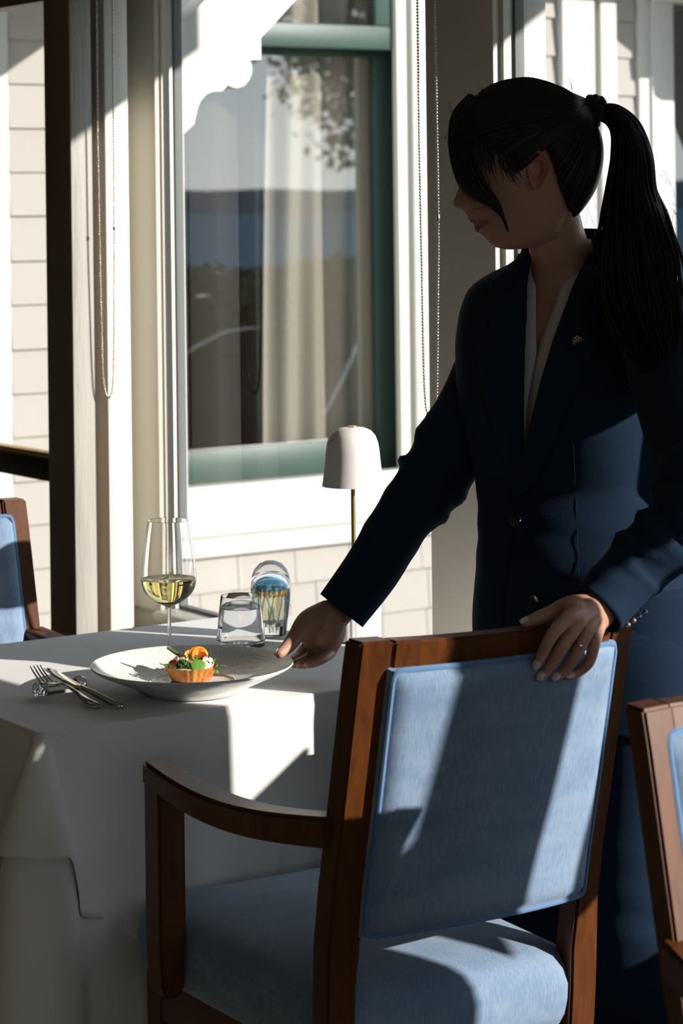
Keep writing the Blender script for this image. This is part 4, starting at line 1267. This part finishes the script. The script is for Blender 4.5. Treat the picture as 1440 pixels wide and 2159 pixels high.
# near (left) hand over the chair back
def chair_out_D(px, py):
    """distance to the outer face of the near chair's back along a line of sight"""
    lo, hi = 2.7, 3.5
    Mx = Matrix.Rotation(-CHR, 3, 'Z')
    for _ in range(40):
        md = (lo + hi)/2
        q = Mx @ (P(px, py, md) - CH0)
        if q.y < back_y(min(q.z, .975), max(-.21, min(.21, q.x))) - .018: lo = md
        else: hi = md
    return lo
LH = {
 'index': [(1203, 1297, -.000, .0098), (1166, 1336, None, .0084), (1145, 1375, None, .0074), (1134, 1400, None, .0058)],
 'middle': [(1221, 1309, 0, .0098), (1186, 1363, None, .0085), (1162, 1400, None, .0074), (1142, 1426, None, .0059)],
 'ring': [(1238, 1329, 0, .0094), (1215, 1378, None, .0082), (1193, 1411, None, .0071), (1173, 1428, None, .0057)],
 'little': [(1254, 1350, 0, .0086), (1243, 1394, None, .0073), (1222, 1416, None, .0063), (1201, 1426, None, .0052)],
}
wrL = (1262, 1284, 3.135)
knD = {'index': 3.052, 'middle': 3.062, 'ring': 3.078, 'little': 3.098}
tipsL = {}
for nm, ch in LH.items():
    pts = []
    for i, (x, y, D, r) in enumerate(ch):
        if D is None:
            D = chair_out_D(x, y) - r*(1.15 if i > 1 else 1.9)
        else: D = knD[nm]
        pts.append((x, y, D, r))
    body.add(chain([wrL + (.017,), ((wrL[0] + pts[0][0])/2, (wrL[1] + pts[0][1])/2 - 4, (wrL[2] + pts[0][2])/2 - .004, .0138)] + [pts[0]], 14, 4))
    body.add(chain(pts, 16, 5))
    tipsL[nm] = pts
th = [(1248, 1278, 3.12, .0160), (1202, 1277, 3.105, .0130), (1163, 1293, 3.09, .0104), (1136, 1303, 3.085, .0092), (1109, 1313, 3.083, .0066)]
body.add(chain(th, 16, 5)); tipsL['thumb'] = th[1:]
body.add(chain([(1210, 1282, 3.075, .016), (1245, 1320, 3.115, .016)], 14, 4))
# far (right) hand pinching the plate rim: thumb above, fingers below
RH = {
 'index': [(656, 1352, 3.862, .0100), (634, 1380, 3.835, .0090), (620, 1391, 3.810, .0080), (611, 1394, 3.795, .0066)],
 'middle': [(672, 1366, 3.846, .0104), (648, 1390, 3.812, .0092), (632, 1397, 3.790, .0080), (619, 1400, 3.775, .0066)],
 'ring': [(686, 1376, 3.826, .0102), (664, 1394, 3.792, .0090), (645, 1399, 3.772, .0079), (631, 1402, 3.760, .0065)],
 'little': [(697, 1376, 3.803, .0094), (682, 1388, 3.776, .0082), (664, 1397, 3.760, .0070), (648, 1401, 3.752, .0058)],
}
wrR = (704, 1300, 3.826)
tipsR = {}
for nm, ch in RH.items():
    p0 = ch[0]
    body.add(chain([wrR + (.0185,), ((wrR[0] + p0[0])/2 + 4, (wrR[1] + p0[1])/2, (wrR[2] + p0[2])/2, .0178), p0], 14, 4))
    body.add(chain(ch, 16, 5)); tipsR[nm] = ch
th = [(692, 1292, 3.815, .021), (650, 1312, 3.795, .0195), (625, 1340, 3.778, .0135), (608, 1362, 3.756, .0110), (590, 1378, 3.738, .0080)]
body.add(chain([(648, 1318, 3.80, .018), (658, 1348, 3.82, .017), (680, 1362, 3.82, .016)], 14, 4)); body.add(chain([(700, 1305, 3.81, .022), (692, 1350, 3.81, .021)], 14, 4))
body.add(chain(th, 16, 5)); tipsR['thumb'] = th[1:]
# legs and feet inside the trousers
hipL = camv(.446, 3.626, 0); hipR = camv(.314, 3.735, 0)
kneeL = P(1335, 1960, 3.60); 
for hip, sgn in ((hipL, 1), (hipR, -1)):
    a = Vector((hip.x, hip.y, .86)); k_ = a + fF*.035 + Vector((0, 0, -.38)); an = a - fF*.01 + Vector((0, 0, -.78))
    body.add(tube([a, lerp(a, k_, .5), k_, lerp(k_, an, .4), an], [.075, .066, .046, .046, .032], 20, True))
    body.add(tube([an + UPV*.0, an + fF*.05 + UPV*-.03, an + fF*.15 + UPV*-.048], [(.03, .03), (.03, .036), (.018, .034)], 14, True))
bm_ = remesh('body', body, .0021, 3)
M['ear'] = mat('flushed_ear_skin', (.46, .20, .13), .48, sss=.15, spec=.35)
bo_ = link_mesh('body', bm_, [M['skin'], M['lips'], M['ear']], person)
off = person.location
# lips by place on the head
inv_h = (hO)
mi = [0]*len(bm_.polygons)
for p in bm_.polygons:
    c = p.center - hO
    if c.length > .16: continue
    f2 = c.dot(hfw); z2 = c.z; y = c.dot(hsd)
    f = f2*math.cos(PS) - z2*math.sin(PS); zz = f2*math.sin(PS) + z2*math.cos(PS)
    ex = HC[0] - f2*PPM; ey = HC[1] - z2*PPM
    if 1100 < ex < 1154 and 317 < ey < 403 and abs(y) > .0705: mi[p.index] = 2
    if f > .072 and abs(y) < .0245:
        k = 1 - (abs(y)/.0245)**2
        zm = to_local(999, 473)[1]
        if zm - .0115*k < zz < zm + .0088*k: mi[p.index] = 1
bm_.polygons.foreach_set('material_index', mi)
bm_.transform(Matrix.Translation(-off))
bo_['label'] = 'skin of face, neck and hands'
# eyes with lids
for s in (1, -1):
    c = from_local(.0775, s*.031, .0085)
    b = bmesh.new(); bmesh.ops.create_uvsphere(b, u_segments=20, v_segments=14, radius=.0118)
    for v in b.verts: v.co += c
    e = mkbm('eye', b, M['eye'], person)
    b = bmesh.new(); bmesh.ops.create_uvsphere(b, u_segments=16, v_segments=10, radius=.0058)
    dv = (hfw*.78 - UPV*.60).normalized()
    for v in b.verts: v.co += c + dv*.0072
    mkbm('iris', b, M['iris'], e)
    b = bmesh.new(); bmesh.ops.create_uvsphere(b, u_segments=24, v_segments=18, radius=.0127)
    cut = [v for v in b.verts if (v.co.dot(hfw*.55 - UPV*.83)) > .0045]
    bmesh.ops.delete(b, geom=cut, context='VERTS')
    for v in b.verts: v.co += c
    mkbm('eyelid', b, M['skin'], person)
# nails
def nail(pts, towards, w=.0056, L_=.0115):
    a = P(*pts[-2][:3]); t = P(*pts[-1][:3]); d = (t - a).normalized()
    r = pts[-1][3]
    nrm = towards - d*towards.dot(d); nrm.normalize(); sd = d.cross(nrm)
    V = []; F = []
    nu, nv = 8, 9
    for k, lift in ((0, .0), (1, .0009)):
        for i in range(nv + 1):
            tt = i/nv; ww = w*(1 - .55*max(0, (tt - .55)/.45)**2)*(1 - .25*max(0, (.25 - tt)/.25)**2)
            for j in range(nu + 1):
                q = (j/nu*2 - 1)
                V.append(t + d*(-.0065 + L_*tt + r*.35) + sd*ww*q + nrm*(r*(.97 - .28*tt) - .0016*q*q + lift))
    n = nu + 1; o = n*(nv + 1)
    for i in range(nv):
        for j in range(nu):
            p = i*n + j; F.append((p, p+1, p+n+1, p+n)); F.append((o+p, o+p+n, o+p+n+1, o+p+1))
    rim = [j for j in range(nu)] + [i*n + nu for i in range(nv)] + [nv*n + j for j in range(nu, 0, -1)] + [i*n for i in range(nv, 0, -1)]
    for p, q in zip(rim, rim[1:] + rim[:1]): F.append((p, q, o + q, o + p))
    mkfix('fingernail', (V, F), M['nail'], person, angle=60)
vw = (Vector((0, 0, EYE)) - P(1180, 1350, 3.1)).normalized()
for nm in ('index', 'middle', 'ring', 'little'): nail(tipsL[nm], (vw + UPV*.35 - RV*.25).normalized(), .0052 if nm != 'little' else .0044)
nail(tipsL['thumb'], (UPV*.9 + vw*.35 - RV*.2).normalized())
nail(tipsR['thumb'], (-RV*.75 + UPV*.5 + FV*.3).normalized())
# ring on the near hand
p0 = P(*tipsL['ring'][0][:3]); p1 = P(*tipsL['ring'][1][:3])
cN = lerp(p0, p1, .62); dN = (p1 - p0).normalized()
pa = [cN + (dN.cross(UPV).normalized()*math.cos(a) + dN.cross(dN.cross(UPV).normalized())*math.sin(a))*.0112 for a in [2*PI*k/24 for k in range(26)]]
V, F = tube(pa, [.0009]*26, 6); mk('ring', V, F, M['silver'], person)

# ---- blouse and jacket shells
def edge_px(tab, py): return interp(tab, py)
JR = [(540, 1120), (600, 1109), (650, 1105), (750, 1102), (900, 1100), (1000, 1099), (1100, 1090), (1340, 1060), (1560, 1030)]   # her right front edge
JL = [(480, 1247), (540, 1238), (600, 1216), (650, 1199), (720, 1174), (800, 1150), (900, 1126), (1000, 1102), (1020, 1098), (1100, 1091), (1340, 1061), (1560, 1031)]
BR = [(520, 1130), (540, 1129), (625, 1130), (684, 1130), (740, 1131), (770, 1127), (850, 1112), (1100, 1098)]
BL = [(470, 1240), (510, 1219), (580, 1191), (664, 1161), (720, 1141), (755, 1132), (770, 1128), (850, 1113), (1100, 1099)]
def solve_th(z, tab, grow, lo, hi):
    """angle on the torso ring that projects onto the traced edge"""
    def g(t):
        x, y = pix(torso_pt(z, t, grow)); return x - edge_px(tab, y)
    a, b = lo, hi
    ga = g(a)
    for _ in range(40):
        m_ = (a + b)/2; gm = g(m_)
        if (gm > 0) == (ga > 0): a = m_; ga = gm
        else: b = m_
    return (a + b)/2
def shell(z0, z1, dz, grow, tabR, tabL, wr=0.0, lo=-1.2, hi=1.3, nth=90, seed=0.0):
    rings = []; ths = []
    z = z0
    while z <= z1 + 1e-6:
        tR = solve_th(z, tabR, grow, lo, hi); tL = solve_th(z, tabL, grow, lo, hi)
        if tL < tR + .004: tL = tR + .004
        ring = []
        for j in range(nth + 1):
            t = tL + (2*PI - (tL - tR))*j/nth          # from her left edge, round the back, to her right edge
            g = grow
            if wr:
                p = torso_pt(z, t, 0)
                g += wr*(noise.noise(Vector((p.x*9, p.y*9, p.z*7 + seed))) + .5*noise.noise(p*22)) 
                g += .0012*math.exp(-((z - 1.0)/.05)**2)*math.sin(z*130 + t*3)*wr/.002
            ring.append(torso_pt(z, t, g))
        rings.append(ring); ths.append((z, tR, tL))
        z += dz
    return rings, ths
def shell_mesh(rings, name, material, parent, thick):
    V, F = loft(rings, False, False, closed=False)
    o = mkfix(name, (V, F), material, parent, angle=None)
    return o
rings, _ = shell(.90, 1.44, .01, -.012, BR, BL)
bo2 = shell_mesh(rings, 'blouse', M['blouse'], person, .0015)
s_ = bo2.modifiers.new('t', 'SOLIDIFY'); s_.thickness = .0025; s_.offset = 0
rings, jth = shell(.715, 1.425, .0095, .006, JR, JL, wr=.002)
jk = shell_mesh(rings, 'jacket', M['suit'], person, .004)
s_ = jk.modifiers.new('t', 'SOLIDIFY'); s_.thickness = .004; s_.offset = 0
# lapels: strips lying on the jacket along its front edges
LWR = [(1.04, .03), (1.08, .12), (1.15, .24), (1.24, .36), (1.285, .42), (1.30, .26), (1.33, .34), (1.36, .42), (1.40, .60)]
for side in (1, -1):
    strip = []
    for z, tR, tL in jth:
        if z < 1.045 or z > 1.40: continue
        w = interp(LWR, z)
        t0 = tL if side > 0 else tR
        row = []
        for k in range(9):
            q = k/8
            t = t0 + side*w*q - side*.02*(1 - q)
            row.append(torso_pt(z, t, .0105 + .004*math.sin(PI*q)))
        strip.append(row)
    V, F = loft(strip, False, False, closed=False)
    o = mkfix('lapel', (V, F), M['suit'], person, angle=None)
    s_ = o.modifiers.new('t', 'SOLIDIFY'); s_.thickness = .0035; s_.offset = 1 if side > 0 else -1
# collar round the neck
V = []; rows = []
for k, (r, zz) in enumerate(((.070, 1.395), (.068, 1.42), (.064, 1.445), (.069, 1.447), (.076, 1.425), (.086, 1.395))):
    row = []
    for j in range(41):
        a = math.radians(62 + (360 - 124)*j/40)
        c = camv(.345, 3.762, 0)
        zq = zz - .075*max(0, math.cos(a))*1.0 + .010*max(0, -math.cos(a))
        row.append(c + fF*r*.92*math.cos(a) + fL*r*1.02*math.sin(a) + UPV*zq)
    rows.append(row)
V, F = loft(rows, False, False, closed=False)
o = mkfix('collar', (V, F), M['suit'], person, angle=None); s_ = o.modifiers.new('t', 'SOLIDIFY'); s_.thickness = .003
# seam of the front dart, buttons, pin
def torso_at(px, py, grow):
    best = None
    for z in [1.42 - .004*i for i in range(180)]:
        th_ = solve_th(z, [(0, px), (3000, px)], grow, -1.2, 1.45)
        p = torso_pt(z, th_, grow); q = pix(p)
        d = abs(q[1] - py) + abs(q[0] - px)
        if best is None or d < best[0]: best = (d, p, th_, z)
    return best[1:]
def button(px, py, grow, r, material, nm='button'):
    p, th_, z = torso_at(px, py, grow)
    e = .02
    a = torso_pt(z, th_ + e, grow) - torso_pt(z, th_ - e, grow); b = torso_pt(z + .01, th_, grow) - torso_pt(z - .01, th_, grow)
    nr = a.cross(b).normalized()
    if nr.dot(fF) < 0: nr = -nr
    a = a.normalized(); b = nr.cross(a)
    rings = []
    for rr, h in ((.001, .0), (r, .0), (r*1.02, .0015), (r*.95, .0030), (r*.7, .0026), (r*.6, .0018), (.0008, .0018)):
        rings.append([p + a*rr*math.cos(2*PI*k/24) + b*rr*math.sin(2*PI*k/24) + nr*h for k in range(24)])
    V, F = loft(rings); mk(nm, V, F, material, person)
button(1088, 1101, .0085, .0105, M['button']); button(1126, 1266, .0085, .0105, M['button'])
p, th_, z = torso_at(1217, 715, .0178)
acc = Acc()
nr = (p - camv(.353, 3.775, z)).normalized()
a = nr.cross(UPV).normalized(); b = a.cross(nr)
for k in range(5):
    an = 2*PI*k/5 + .3
    c = p + (a*math.cos(an) + b*math.sin(an))*.0038 + nr*.001
    ring_ = [c + (a*math.cos(q) + b*math.sin(q))*.0026 for q in [2*PI*i/14 for i in range(16)]]
    acc.add(tube(ring_, [.0006]*16, 6))
bmm = bmesh.new(); bmesh.ops.create_icosphere(bmm, subdivisions=2, radius=.0018)
acc.add(([v.co + p + nr*.001 for v in bmm.verts], [tuple(v.index for v in f.verts) for f in bmm.faces])); bmm.free()
pn = mk('lapel_pin', acc.V, acc.F, M['gold'], person)
pn['label'] = 'small gold flower-shaped lapel pin'
# dart seam
sp_ = []
for py in range(890, 1240, 25):
    sp_.append(torso_at(lerp(1207, 1222, (py - 890)/350), py, .0085)[0])
V, F = tube(sp_, [.0004]*len(sp_), 6); mk('seam', V, F, M['suit'], person)

# ---- sleeves
def sleeve(pts, folds, sub=9, n=40, seed=0):
    d = catmull(pts, sub)
    path = [P(a, b, c) for a, b, c, r in d]; rad = [r for a, b, c, r in d]
    N2 = len(path)
    def mod(i, a):
        t = i/(N2 - 1)
        f = 1.0
        for (t0, w, amp, a0, tw) in folds:
            f += amp*math.exp(-((t - t0 - tw*math.cos(a - a0))/w)**2)*(.55 + .45*math.cos(a - a0))
        f += .035*noise.noise(Vector((t*7, math.cos(a)*1.2 + seed, math.sin(a)*1.2)))
        return f
    fr = frames(path)
    rings = [[path[i] + (A_*math.cos(2*PI*j/n) + B_*math.sin(2*PI*j/n))*rad[i]*mod(i, 2*PI*j/n) for j in range(n)] for i, (t, A_, B_) in enumerate(fr)]
    # turned-in cuff
    t, A_, B_ = fr[-1]
    for dd, k in ((.0, .93), (-.004, .90), (-.05, .86)):
        rings.append([path[-1] + t*dd + (A_*math.cos(2*PI*j/n) + B_*math.sin(2*PI*j/n))*rad[-1]*k for j in range(n)])
    return loft(rings, True, False)
SR = [(1112, 650, 3.79, .036), (1080, 664, 3.805, .047), (1054, 718, 3.82, .0525), (1019, 803, 3.835, .0525), (967, 906, 3.85, .0535), (914, 1007, 3.855, .0545), (850, 1093, 3.84, .0465), (788, 1195, 3.84, .0455), (719, 1287, 3.83, .0425)]
V, F = sleeve(SR, [(.50, .02, .10, 1, .02), (.56, .02, .15, 0, -.02), (.61, .014, .20, .3, .03), (.66, .016, .15, 2.6, .03), (.72, .02, .09, -2, .02), (.80, .02, .07, 1, .03), (.40, .025, .06, 2, .03), (.63, .02, .14, 3.1, 0)], seed=3)
mk('sleeve', V, F, M['suit'], person, angle=None)
SL = [(1325, 640, 3.71, .045), (1362, 655, 3.67, .058), (1398, 740, 3.57, .062), (1438, 880, 3.39, .059), (1478, 1000, 3.25, .057), (1470, 1082, 3.195, .0545), (1402, 1143, 3.175, .0470), (1330, 1208, 3.165, .0415), (1258, 1288, 3.135, .0385)]
V, F = sleeve(SL, [(.50, .02, .12, 1, .02), (.56, .018, .20, 0, -.03), (.62, .014, .24, .6, .04), (.68, .015, .22, -.6, .04), (.735, .014, .22, .2, .04), (.79, .015, .16, .9, .045), (.85, .016, .13, -.3, .04), (.91, .014, .09, .5, .03), (.66, .02, .16, 2.6, 0)], seed=8)
mk('sleeve', V, F, M['suit'], person, angle=None)
for k in range(4):
    c = P(lerp(1324, 1360, k/3), lerp(1314, 1288, k/3) + 3, 3.135 + .012*k)
    bmm = bmesh.new(); bmesh.ops.create_uvsphere(bmm, u_segments=14, v_segments=8, radius=.0036)
    for v in bmm.verts: v.co = Vector((v.co.x, v.co.y, v.co.z)) + c
    mkbm('cuff_button', bmm, M['button_shiny'], person)
# ---- trousers
legs = Acc()
def leg(pts, n=36, seed=0, top=True):
    d = catmull(pts, 9)
    path = [Vector(p[:3]) for p in d]; rad = [(p[3], p[4]) for p in d]
    N2 = len(path)
    def mod(i, a):
        zz = path[i].z
        f = 1 + .05*noise.noise(Vector((zz*6, math.cos(a) + seed, math.sin(a))))
        for z0, amp, w, tilt in ((.47, .07, .010, .02), (.44, .08, .009, -.03), (.405, .08, .012, .03), (.36, .05, .014, -.02), (.52, .05, .012, .02)):
            f += amp*math.exp(-((zz - z0 - tilt*math.sin(a + seed))/w)**2)*(.5 + .5*math.cos(a - 1))
        return f
    return tube(path, rad, n, False, fL, mod)
for hip, sd in ((hipL, 0), (hipR, 2)):
    h = Vector((hip.x, hip.y, 0))
    legs_ = leg([(*(h + UPV*.93), .105, .115), (*(h + UPV*.80), .105, .115), (*(h + fF*.015 + UPV*.66), .088, .095), (*(h + fF*.035 + UPV*.50), .078, .082), (*(h + fF*.03 + UPV*.36), .080, .084), (*(h + UPV*.20), .085, .09), (*(h - fF*.005 + UPV*.04), .09, .098)], seed=sd)
    legs.add(legs_)
mk('trousers', legs.V, legs.F, M['suit'], person, angle=None)
for hip in (hipL, hipR):
    h = Vector((hip.x, hip.y, 0))
    V, F = tube([h - fF*.05 + UPV*.045, h + fF*.02 + UPV*.045, h + fF*.10 + UPV*.032, h + fF*.17 + UPV*.022], [(.044, .036), (.044, .040), (.031, .040), (.02, .03)], 18, True)
    mk('shoe', V, F, M['shoe'], person)

# ---- hair
HPX = [(925, 335), (985, 326), (1030, 318), (1058, 330), (1072, 352), (1086, 366), (1097, 348), (1108, 322), (1128, 312), (1150, 320), (1163, 352), (1178, 402), (1200, 445), (1235, 478), (1300, 480)]
def surf(px, py, grow, side=1):
    """point on the (grown) head surface seen at an image position, on the near side"""
    f, z = to_local(px, py)
    z = max(-.11, min(.1285, z))
    R_ = (smooth_interp(F0, z) if f >= 0 else smooth_interp(B0, z)) + grow
    w = smooth_interp(WD, z) + grow
    p_ = 2.35 if f >= 0 else 2.1
    q = min(.9995, abs(f)/R_)
    return from_local(math.copysign(min(abs(f), R_), f), side*w*(1 - q**p_)**(1/p_), z)
def hair_cap():
    n = 260
    zl = [-.10 + .0019*i for i in range(130)]
    zl = [z for z in zl if z < .119] + [.1195, .123, .126, .1285, .130]
    rings = []
    for z in zl:
        g = .0095
        if z > .129: g = .006
        rings.append([p + UPV*(max(0, z - .07)/.06*.006) for p in head_ring(min(z, .129), n, g)])
    V, F0_ = loft(rings, False, True)
    keep = []
    for f in F0_:
        c = sum((V[i] for i in f), Vector())/len(f)
        rel = c - hO
        x = HC[0] - rel.dot(hfw)*PPM; y = HC[1] - rel.z*PPM
        if y < interp(HPX, x) - 3: keep.append(f)
    return V, keep
hr = mkfix('hair', hair_cap(), M['hair'], person, angle=None)
s_ = hr.modifiers.new('t', 'SOLIDIFY'); s_.thickness = .007; s_.offset = -1
hr['label'] = 'dark brown hair combed back'
def lock(pts, rads, n=8):
    d = catmull([(*P(x, y, D), r) for (x, y, D), r in zip(pts, rads)], 6)
    return tube([Vector(q[:3]) for q in d], [max(q[3], .0003) for q in d], n, True)
# combed strands running over the head from the hairline to the tie
acc = Acc(); rk = random.Random(11)
starts = []
hl_ = [(985, 322), (1010, 318), (1035, 317), (1058, 328), (1070, 348), (1082, 366), (1090, 358), (1097, 345), (1106, 323), (1117, 314), (1130, 311), (1145, 316), (1156, 328), (1163, 350), (1170, 378), (1178, 402), (1188, 424), (1200, 444), (1216, 460), (1232, 470)]
for i in range(150):
    t = rk.random()*(len(hl_) - 1); k = int(t)
    starts.append((lerp(hl_[k][0], hl_[k+1][0], t - k) + rk.uniform(-3, 3), lerp(hl_[k][1], hl_[k+1][1], t - k) + rk.uniform(-2, 5)))
for i in range(110):      # from the brow line and parting
    t = rk.random()
    starts.append((lerp(1000, 953, t) + rk.uniform(-3, 10), lerp(186, 300, t) + rk.uniform(-4, 4)))
for (x0, y0) in starts:
    tx, ty = 1240 + rk.uniform(-2, 3), 233 + rk.uniform(-12, 13)
    front = x0 < 1100
    mid = []
    for q in (0, .12, .28, .45, .62, .78, .9):
        x = lerp(x0, tx, q); y = lerp(y0, ty, q)
        bend = math.sin(PI*q)
        if y0 < 300 and front: y -= bend*lerp(34, 8, min(1, max(0, (y0 - 186)/110)))
        elif front: y -= bend*6
        else:
            x += bend*26*max(0, (y0 - 330)/130)
        g = .0112 if q > .02 else .0085
        mid.append(surf(x, y, g - (.002 if q == 0 else 0)) + UPV*(max(0, to_local(x, y)[1] - .07)/.06*.006))
    mid.append(P(tx, ty, HD - .012*rk.random()))
    d = catmull([tuple(p) for p in mid], 4)
    rr = rk.uniform(.0016, .0030)
    N_l = len(d)
    acc.add(tube([Vector(q) for q in d], [max(.0004, rr*min(1, .25 + 6*i/N_l)) for i in range(N_l)], 6, True))
d = catmull([(*P(1160, 262, HD), .070, .060), (*P(1195, 250, HD), .056, .052), (*P(1222, 240, HD), .034, .034), (*P(1247, 233, HD), .0175, .019)], 6)
acc.add(tube([Vector(q[:3]) for q in d], [(q[3], q[4]) for q in d], 30, True))
# rounded back of the hair below the tie
d = catmull([(*P(1236, 262, HD), .014, .030), (*P(1244, 300, HD), .019, .046), (*P(1243, 345, HD), .020, .05), (*P(1232, 392, HD), .018, .046), (*P(1216, 432, HD), .012, .036), (*P(1204, 456, HD), .006, .022)], 6)
acc.add(tube([Vector(q[:3]) for q in d], [(q[3], q[4]) for q in d], 26, True, camv(1, 0)))
mk('combed_strands', acc.V, acc.F, M['hair'], person, angle=None)['kind'] = 'stuff'
# side fringe sweeping over the brow and cheek
acc = Acc()
A1 = [(988, 205), (958, 240), (949, 285), (954, 335), (968, 382), (994, 412), (1030, 432), (1055, 452), (1070, 484)]
A2 = [(1050, 225), (1014, 266), (1000, 306), (1004, 345), (1020, 380), (1040, 410), (1053, 430), (1062, 452), (1071, 488)]
for k in range(95):
    t = rk.random()**1.15
    pts = []; rads = []
    n_ = len(A1)
    stop = n_ if (t < .75 and k % 3) else rk.choice((6, 7, 8, 9))
    jx = rk.uniform(-3, 3); jy = rk.uniform(-3, 3); jd = rk.uniform(-.004, .004)
    for i in range(stop):
        q = i/(n_ - 1)
        x = lerp(A1[i][0], A2[i][0], t) + jx*(1 - .5*q) + rk.uniform(-.8, .8); y = lerp(A1[i][1], A2[i][1], t) + jy + rk.uniform(-.8, .8)
        lat = interp([(0, .030), (.25, .024 + .026*t), (.5, .034 + .030*t), (.75, .052 + .014*t), (1, .067)], q)
        pts.append((x, y, HD - lat - jd))
        rads.append(interp([(0, .0034), (.3, .0032), (.7, .0024), (1, .0004)], i/(stop - 1)))
    acc.add(lock(pts, rads, 6))
for k in range(26):     # the far side of the fringe
    t = rk.random()
    pts = [(x + 6*t, y + rk.uniform(-2, 2), HD + interp([(0, .0), (4, .02), (8, .05)], i)) for i, (x, y) in enumerate(A1[:6])]
    acc.add(lock(pts, [.004, .004, .0035, .003, .002, .0006], 6))
for k in range(34):     # fine strands crossing the temple
    x0, y0 = rk.uniform(1000, 1066), rk.uniform(296, 318)
    x1, y1 = x0 + rk.uniform(-14, 18), y0 + rk.uniform(30, 105)*(1 - (x0 - 1000)/130)
    acc.add(lock([(x0, y0, HD - .075), ((x0 + x1)/2 - rk.uniform(2, 8), (y0 + y1)/2, HD - .0755), (x1, y1, HD - .074)], [.0013, .0010, .0003], 5))
for k in range(22):     # wisps in front of the ear and on the temple
    x0, y0 = rk.uniform(1050, 1085), rk.uniform(325, 350)
    e = rk.uniform(18, 50)
    acc.add(lock([(x0, y0, HD - .074), (x0 + 6, y0 + e*.5, HD - .075), (x0 + rk.uniform(8, 26), y0 + e, HD - .074)], [.0009, .0007, .0003], 5))
mk('fringe', acc.V, acc.F, M['hair'], person, angle=None)['kind'] = 'stuff'
# scrunchie
sc_c = P(1250, 234, HD); ax = (P(1275, 240, HD) - P(1230, 228, HD)).normalized()
s1 = ax.cross(hsd).normalized(); s2 = ax.cross(s1)
acc = Acc()
for k, (o_, r1) in enumerate(((-.0085, .0185), (.0, .0200), (.0085, .0185))):
    pts = [sc_c + ax*(o_ + .0015*math.sin(5*a + k)) + (s1*math.cos(a) + s2*math.sin(a))*(r1 + .0015*math.sin(9*a + 2*k)) for a in [2*PI*i/48 for i in range(50)]]
    acc.add(tube(pts, [.0058 + .0012*math.sin(i*1.3 + k) for i in range(50)], 10))
mk('scrunchie', acc.V, acc.F, M['scrunchie'], person, angle=None)
# ponytail
acc = Acc()
PT = [(1258, 236, 30, .012, .0), (1290, 242, 44, .018, .005), (1318, 272, 62, .024, .012), (1330, 330, 84, .030, .025), (1331, 400, 104, .032, .045), (1336, 460, 140, .032, .075), (1342, 540, 178, .030, .115), (1352, 620, 186, .026, .165), (1372, 700, 150, .022, .225), (1394, 770, 92, .016, .275), (1410, 838, 22, .008, .325)]
for k in range(290):
    a = rk.uniform(0, 2*PI); rr = math.sqrt(rk.random())
    pts = []; rads = []
    end = len(PT) if rk.random() < .3 else rk.choice((7, 8, 9, 9, 10))
    ph = rk.uniform(0, 6.28); wob = rk.uniform(2, 9); r0 = rk.uniform(.0016, .0030)
    ux, uy = rr*math.cos(a), rr*math.sin(a)
    for i in range(end):
        x, y, w, dd, dD = PT[i]
        q = i/(len(PT) - 1)
        tn = Vector((PT[min(i+1, len(PT)-1)][0] - PT[max(i-1, 0)][0], PT[min(i+1, len(PT)-1)][1] - PT[max(i-1, 0)][1])).normalized()
        off_ = ux*w*.5
        wx = wob*q*2*math.sin(q*10 + ph)
        pts.append((x - tn.y*off_ + wx, y + tn.x*off_ + (rk.uniform(-18, 18) if i == end - 1 else 0), HD - dD + uy*dd))
        rads.append(r0*interp([(0, .8), (.3, 1.2), (.7, 1.1), (1, .2)], i/(end - 1)))
    acc.add(lock(pts, rads, 5))
mk('ponytail', acc.V, acc.F, M['hair'], person, angle=None)['kind'] = 'stuff'
# stray hairs
acc = Acc()
for k in range(70):
    base = rk.choice(((965, 235), (1000, 190), (1060, 168), (1130, 163), (1190, 185), (950, 280), (1240, 420), (1225, 445), (1385, 360), (1400, 430), (1425, 520), (1255, 470), (1250, 560)))
    x, y = base[0] + rk.uniform(-22, 22), base[1] + rk.uniform(-10, 14)
    dx, dy = rk.uniform(-16, 10), rk.uniform(-16, 12)
    if base[0] > 1220: dx, dy = rk.uniform(-6, 20), rk.uniform(10, 55)
    D0 = HD + rk.uniform(-.03, .03)
    acc.add(lock([(x, y + 10, D0), (x + dx*.5 + rk.uniform(-4, 4), y + dy*.5, D0 - .01), (x + dx, y + dy, D0)], [.00035, .0003, .0002], 4))
mk('stray_hairs', acc.V, acc.F, M['hair'], person, angle=None)['kind'] = 'stuff'
